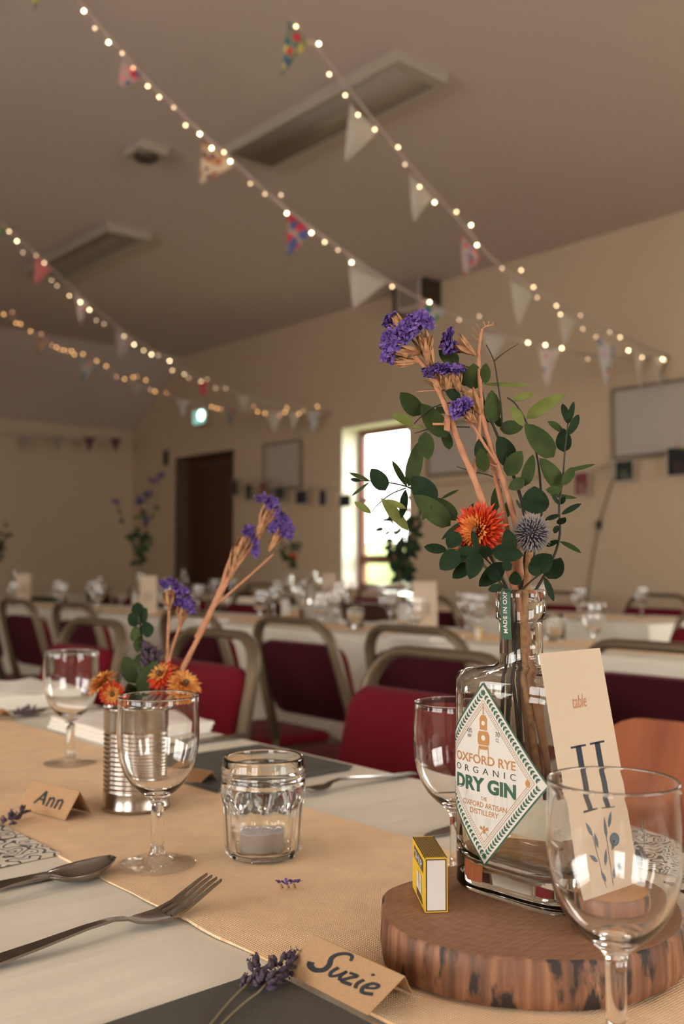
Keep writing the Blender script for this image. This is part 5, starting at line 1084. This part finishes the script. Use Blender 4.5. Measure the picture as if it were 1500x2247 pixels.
# globe thistle
t = thing('globe_thistle', 'grey-blue spiky globe thistle on the right of the orange flower', 'flower', LB); c = P3(1040, 1300, -.016); r = .0148
q = MB(); q.ball(c, r * .52, 16, 10); q.build('thistle_core', M_thist, t, world=True)
q = MB(); q2 = MB(); ns = 420
for i in range(ns):
    z = 1 - 2 * (i + .5) / ns; a = i * 2.39996; s = math.sqrt(1 - z * z); d = Vector((s * math.cos(a), s * math.sin(a), z)); L_ = r * rl.uniform(.86, 1.06)
    d = (d + Vector((rl.uniform(-.06, .06), rl.uniform(-.06, .06), rl.uniform(-.06, .06)))).normalized(); p0 = c + d * r * .45; p1 = c + d * L_; pm = p0.lerp(p1, .55)
    q.tube([p0, pm], [.00062, .00055], 4, cap=False); q2.tube([pm, p1], [.00055, .00006], 4, cap=False)
q.build('spike_bases', M_thist, t, world=True)['kind'] = 'stuff'; q2.build('spike_tips', M_thistt, t, world=True)['kind'] = 'stuff'
q = MB(); q.tube(smooth_curve([P3(1080, 2680, 0), P3(995, 1900, 0), P3(1010, 1640, 0), P3(1022, 1500, -.008), P3(1028, 1400, -.014)], 4), .0026, 10); q.build('stem', M_calyx, t, world=True)
# ------------------------------------------------------------------ flowers in the tin
DT = 1.075
def PT(x, y, dd=0): return at(x, y, DT + dd)
LT = Vector((tx, ty, RZ + .01))
statice('tall dried statice leaning right out of the tin with three purple heads', [([(318, 1700), (340, 1620), (385, 1500), (440, 1390), (490, 1290), (520, 1240), (560, 1190), (585, 1150)], .0032, .0022), ([(430, 1400), (480, 1300), (500, 1240), (520, 1200)], .0024, .0018), ([(470, 1330), (540, 1270), (600, 1215)], .0014, .0010)],
 [((512, 1240), (538, 1180), .003, .008), ((560, 1190), (592, 1115), .003, .009), ((590, 1210), (615, 1165), .002, .007), ((505, 1270), (520, 1200), .003, .006)],
 [([(548, 1175, 0), (556, 1190, 0), (558, 1210, 0), (540, 1165, 0)], .0070, (.6, .5, .5)), ([(575, 1100, 0), (592, 1108, 0), (606, 1125, 0), (618, 1140, 0), (622, 1150, 0)], .0080, (.4, .8, .5)), ([(600, 1160, 0), (618, 1165, 0), (632, 1160, 0), (632, 1172, 0)], .0075, (.5, .3, .7))], (), LT, PT)
statice('short upright statice with two purple heads in the tin', [([(310, 1700), (335, 1600), (362, 1480), (368, 1400), (372, 1330), (380, 1300)], .0020, .0014), ([(365, 1470), (385, 1400), (405, 1350)], .0016, .0012)],
 [((370, 1340), (372, 1295), .002, .008), ((395, 1375), (402, 1335), .002, .008)],
 [([(358, 1285, 0), (372, 1280, 0), (388, 1290, 0), (398, 1302, 0)], .0068, (.2, .9, .4)), ([(392, 1325, 0), (408, 1330, 0), (420, 1340, 0), (412, 1318, 0)], .0068, (.3, .8, .5))], (), LT, PT)
def quick_sprig(name, label, cat, stem, leaves, PP, loc, mts, r=.0013):
    t = thing(name, label, cat, loc); q = MB(); q.tube(smooth_curve([PP(*p) for p in stem], 4), r, 6); q.build('stem', M_twig, t, world=True)
    for (x0, y0, x1, y1, w_, k) in leaves:
        b, e = PP(x0, y0, rl.uniform(-.01, .01)), PP(x1, y1, rl.uniform(-.01, .01)); q = MB(); leaf_mesh(q, b, e, w_ / F * DT, -FW + RT * rl.uniform(-.4, .4) + UP * .3, .05, .15, fat=.6); q.build('leaf', mts[k], t, world=True)
    return t
quick_sprig('eucalyptus_sprig', 'round-leaved eucalyptus sprig in the tin', 'foliage', [(300, 1700), (300, 1600), (305, 1500), (312, 1420), (305, 1350)], [(308,1368,282,1348,34,0),(306,1365,322,1335,34,0),(310,1385,338,1378,36,0),(308,1390,285,1392,34,1),(312,1415,292,1412,36,1),(314,1425,336,1418,30,0),(304,1350,300,1322,28,0),(300,1500,272,1440,42,1),(304,1520,345,1450,40,1),(300,1540,280,1500,36,1),(302,1470,318,1430,32,1)], PT, LT, [M_leafd, M_leafm])
for nm_, c_, r_, aim, la in (('a', (222, 1497, -.02), .018, (-.6, .9, .2), 'yellow-orange strawflower hanging over the left rim of the tin'), ('b', (246, 1522, -.03), .013, (.2, -.1, 1), 'small deep orange strawflower at the tin rim'), ('c', (352, 1480, -.01), .016, (-.3, .6, .6), 'orange strawflower in the middle of the tin'), ('d', (405, 1502, -.02), .018, (.4, .6, .5), 'pale orange strawflower at the right of the tin'), ('e', (372, 1470, .01), .012, (.2, .9, .3), 'red-orange strawflower peeking behind the others in the tin')):
    strawflower(la, PT(*c_), RT * aim[0] + UP * aim[1] + TO * aim[2], r_, LT, [PT(308, 1700), PT(300 + (c_[0] - 300) * .4, 1580), PT(c_[0], c_[1] + 6, c_[2])], inner=M_yor, outer=M_orange if nm_ in 'bce' else M_yor, rings=((1.0, 24, .15, 0), (.85, 20, .5, 0), (.6, 16, .9, 1), (.4, 10, 1.3, 1)))
# ------------------------------------------------------------------ lavender
def lavender(label, stems, heads, loc):
    t = thing('lavender_sprig', label, 'lavender', loc)
    for st in stems: q = MB(); q.tube(smooth_curve(st, 4), .00065, 6); q.build('stem', M_lavst, t, world=True)
    for hd in heads:
        q = MB(); a, b, n_, s = hd; ax = (b - a).normalized(); u = ax.orthogonal().normalized(); v = ax.cross(u)
        for i in range(n_):
            k = i / max(1, n_ - 1); an = rl.uniform(0, 2 * PI); d = u * math.cos(an) + v * math.sin(an); p = a.lerp(b, k) + d * s * .45; e = p + (d * .8 + ax * .7) * s
            if p.z < loc[2] + .001: p.z = loc[2] + .001 + abs(loc[2] + .001 - p.z)
            if e.z < loc[2] + .001: e.z = loc[2] + .001 + abs(loc[2] + .001 - e.z)
            q.tube([p, p.lerp(e, .5), e], [s * .16, s * .30, s * .12], 6)
            if i % 3 == 0: petals(q, e, (e - p), s * .28, i, 4)
        q.build('flower_spike', M_lav, t, world=True)['kind'] = 'stuff'
    return t
zl = .7560
def o3(x, y, z=zl): return on(x, y, z)
lavender('two dried lavender stems lying on the charcoal napkin in front of the Suzie card', [[o3(450, 2262, .7545), o3(505, 2195), o3(552, 2150, .758), o3(575, 2128, .760)], [o3(462, 2270, .7545), o3(530, 2205), o3(572, 2172, .758), o3(605, 2130, .760)]],
 [(o3(548, 2158, .758), o3(578, 2112, .762), 22, .0062), (o3(572, 2168, .758), o3(626, 2108, .764), 34, .0062), (o3(534, 2168, .756), o3(545, 2160, .757), 4, .005)], o3(560, 2150, .7535))
lavender('lavender head lying on the patterned napkin at the left edge', [[o3(-40, 1850, .756), o3(20, 1795, .757)]], [(o3(14, 1808, .757), o3(46, 1782, .759), 22, .006)], o3(10, 1805, .7545))
lavender('lavender sprig lying on the patterned napkin behind the foreground glass', [[o3(1418, 1800, .757), o3(1424, 1850, .757), o3(1416, 1880, .757)], [o3(1428, 1806, .757), o3(1422, 1860, .757), o3(1412, 1880, .757)]], [(o3(1422, 1872, .757), o3(1404, 1900, .757), 26, .0058)], o3(1415, 1880, .7545))
lavender('lavender sprig on the folded white napkin at the far left', [[o3(110, 1560, .77), o3(50, 1562, .772)]], [(o3(30, 1566, .772), o3(72, 1558, .774), 24, .0075)], o3(50, 1562, .768))
lavender('two dark lavender spikes standing in the tin behind the orange flowers', [[PT(312, 1690), PT(320, 1560), PT(330, 1450)], [PT(330, 1690), PT(372, 1560), PT(400, 1490)]], [(PT(322, 1500), PT(334, 1420), 40, .009), (PT(385, 1510), PT(404, 1478), 22, .008)], LT)
# petal fragment on the runner
pf = on(628, 1945, .7545); t = thing('fallen_petals', 'tiny fallen purple and cream statice floret on the runner', 'petals', (pf.x, pf.y, .7530))
q = MB()
for i in range(4): petals(q, Vector((-.006 + .004 * i, .002 - .003 * i, .0045)) , Vector((0, 0, 1)) + Vector((rl.uniform(-.4, .4), rl.uniform(-.4, .4), 0)), .0030, i, 6)
q.build('purple_petals', M_purple, t)
q = MB()
for i in range(3): q.tube([(-.004 + .004 * i, 0 - .003 * i, .0008), (-.005 + .0042 * i, .001 - .003 * i, .0040)], [.0012, .0008], 6)
q.build('cream_bracts', M_calyx, t)
# ------------------------------------------------------------------ distant bouquets
def bouquet(label, cpx, cpy, d, Hpx, Wpx, seed, purple=.3, orange=0.0, n=26, loc=None, tall=None, leafk=.5):
    rs = random.Random(seed); base = at(cpx, cpy, d); t = thing('bouquet', label, 'bouquet', base); s = d / F
    tips = []
    for i in range(n // 3):
        a = rs.uniform(-1, 1); h = Hpx * rs.uniform(.45, 1.0); tips.append(at(cpx + a * Wpx * .5 * (h / Hpx) ** .5, cpy - h, d + rs.uniform(-.06, .06)))
    if tall: tips += [at(cpx + x, cpy - y, d + rs.uniform(-.03, .03)) for x, y in tall]
    for tp in tips:
        q = MB(); mid = base.lerp(tp, .5) + Vector((0, 0, .01)); q.tube([base - Vector((0, 0, .10)), base, mid, tp], .0013, 5); q.build('stem', M_twig if rs.random() < .6 else M_tan, t, world=True)
    for i in range(n * 2):
        tp = rs.choice(tips); k = rs.uniform(.12, .95); p = base.lerp(tp, k); e = p + (RT * rs.uniform(-1, 1) + UP * rs.uniform(-.5, .9) + FW * rs.uniform(-.6, .6)).normalized() * rs.uniform(.03, .05)
        q = MB(); leaf_mesh(q, p, e, rs.uniform(.016, .028), -FW + RT * rs.uniform(-.6, .6), .1, .2, 5, fat=.6); q.build('leaf', M_leafd if rs.random() < leafk else M_leafm, t, world=True)
    for i, tp in enumerate(tips):
        if rs.random() < purple or (tall and i >= len(tips) - len(tall) and purple > 0):
            q = MB()
            for j in range(7): petals(q, tp + Vector((rs.uniform(-.018, .018), rs.uniform(-.018, .018), rs.uniform(-.015, .01))), UP + RT * rs.uniform(-.5, .5), .013, seed + i * 9 + j, 7)
            q.build('purple_head', M_purple, t, world=True)
        elif rs.random() < orange:
            q = MB()
            for j in range(6): petals(q, base.lerp(tp, .5), TO + RT * rs.uniform(-.6, .6), .02, seed + i * 9 + j, 9)
            q.build('orange_head', M_orange, t, world=True)
    return t
bouquet('dark leafy distant bouquet standing against the bright window', 880, 1288, 3.46, 200, 105, 4, 0.0, .0, 54, tall=[(-45, 170), (-30, 200), (20, 190)], leafk=.85)
bouquet('distant bouquet with purple heads on the left, in front of the blank end wall', 306, 1246, 4.95, 150, 90, 9, .25, .0, 24, tall=[(-50, 142), (5, 150), (20, 162), (48, 200), (30, 190)])
bouquet('small distant bouquet with orange and green below the tall statice heads', 638, 1252, 6.05, 85, 60, 14, .1, .5, 18)
bouquet('dark bouquet cut by the left edge of the picture', -6, 1240, 6.3, 110, 50, 19, .0, .0, 20, tall=[(20, 105), (28, 75)], leafk=.9)
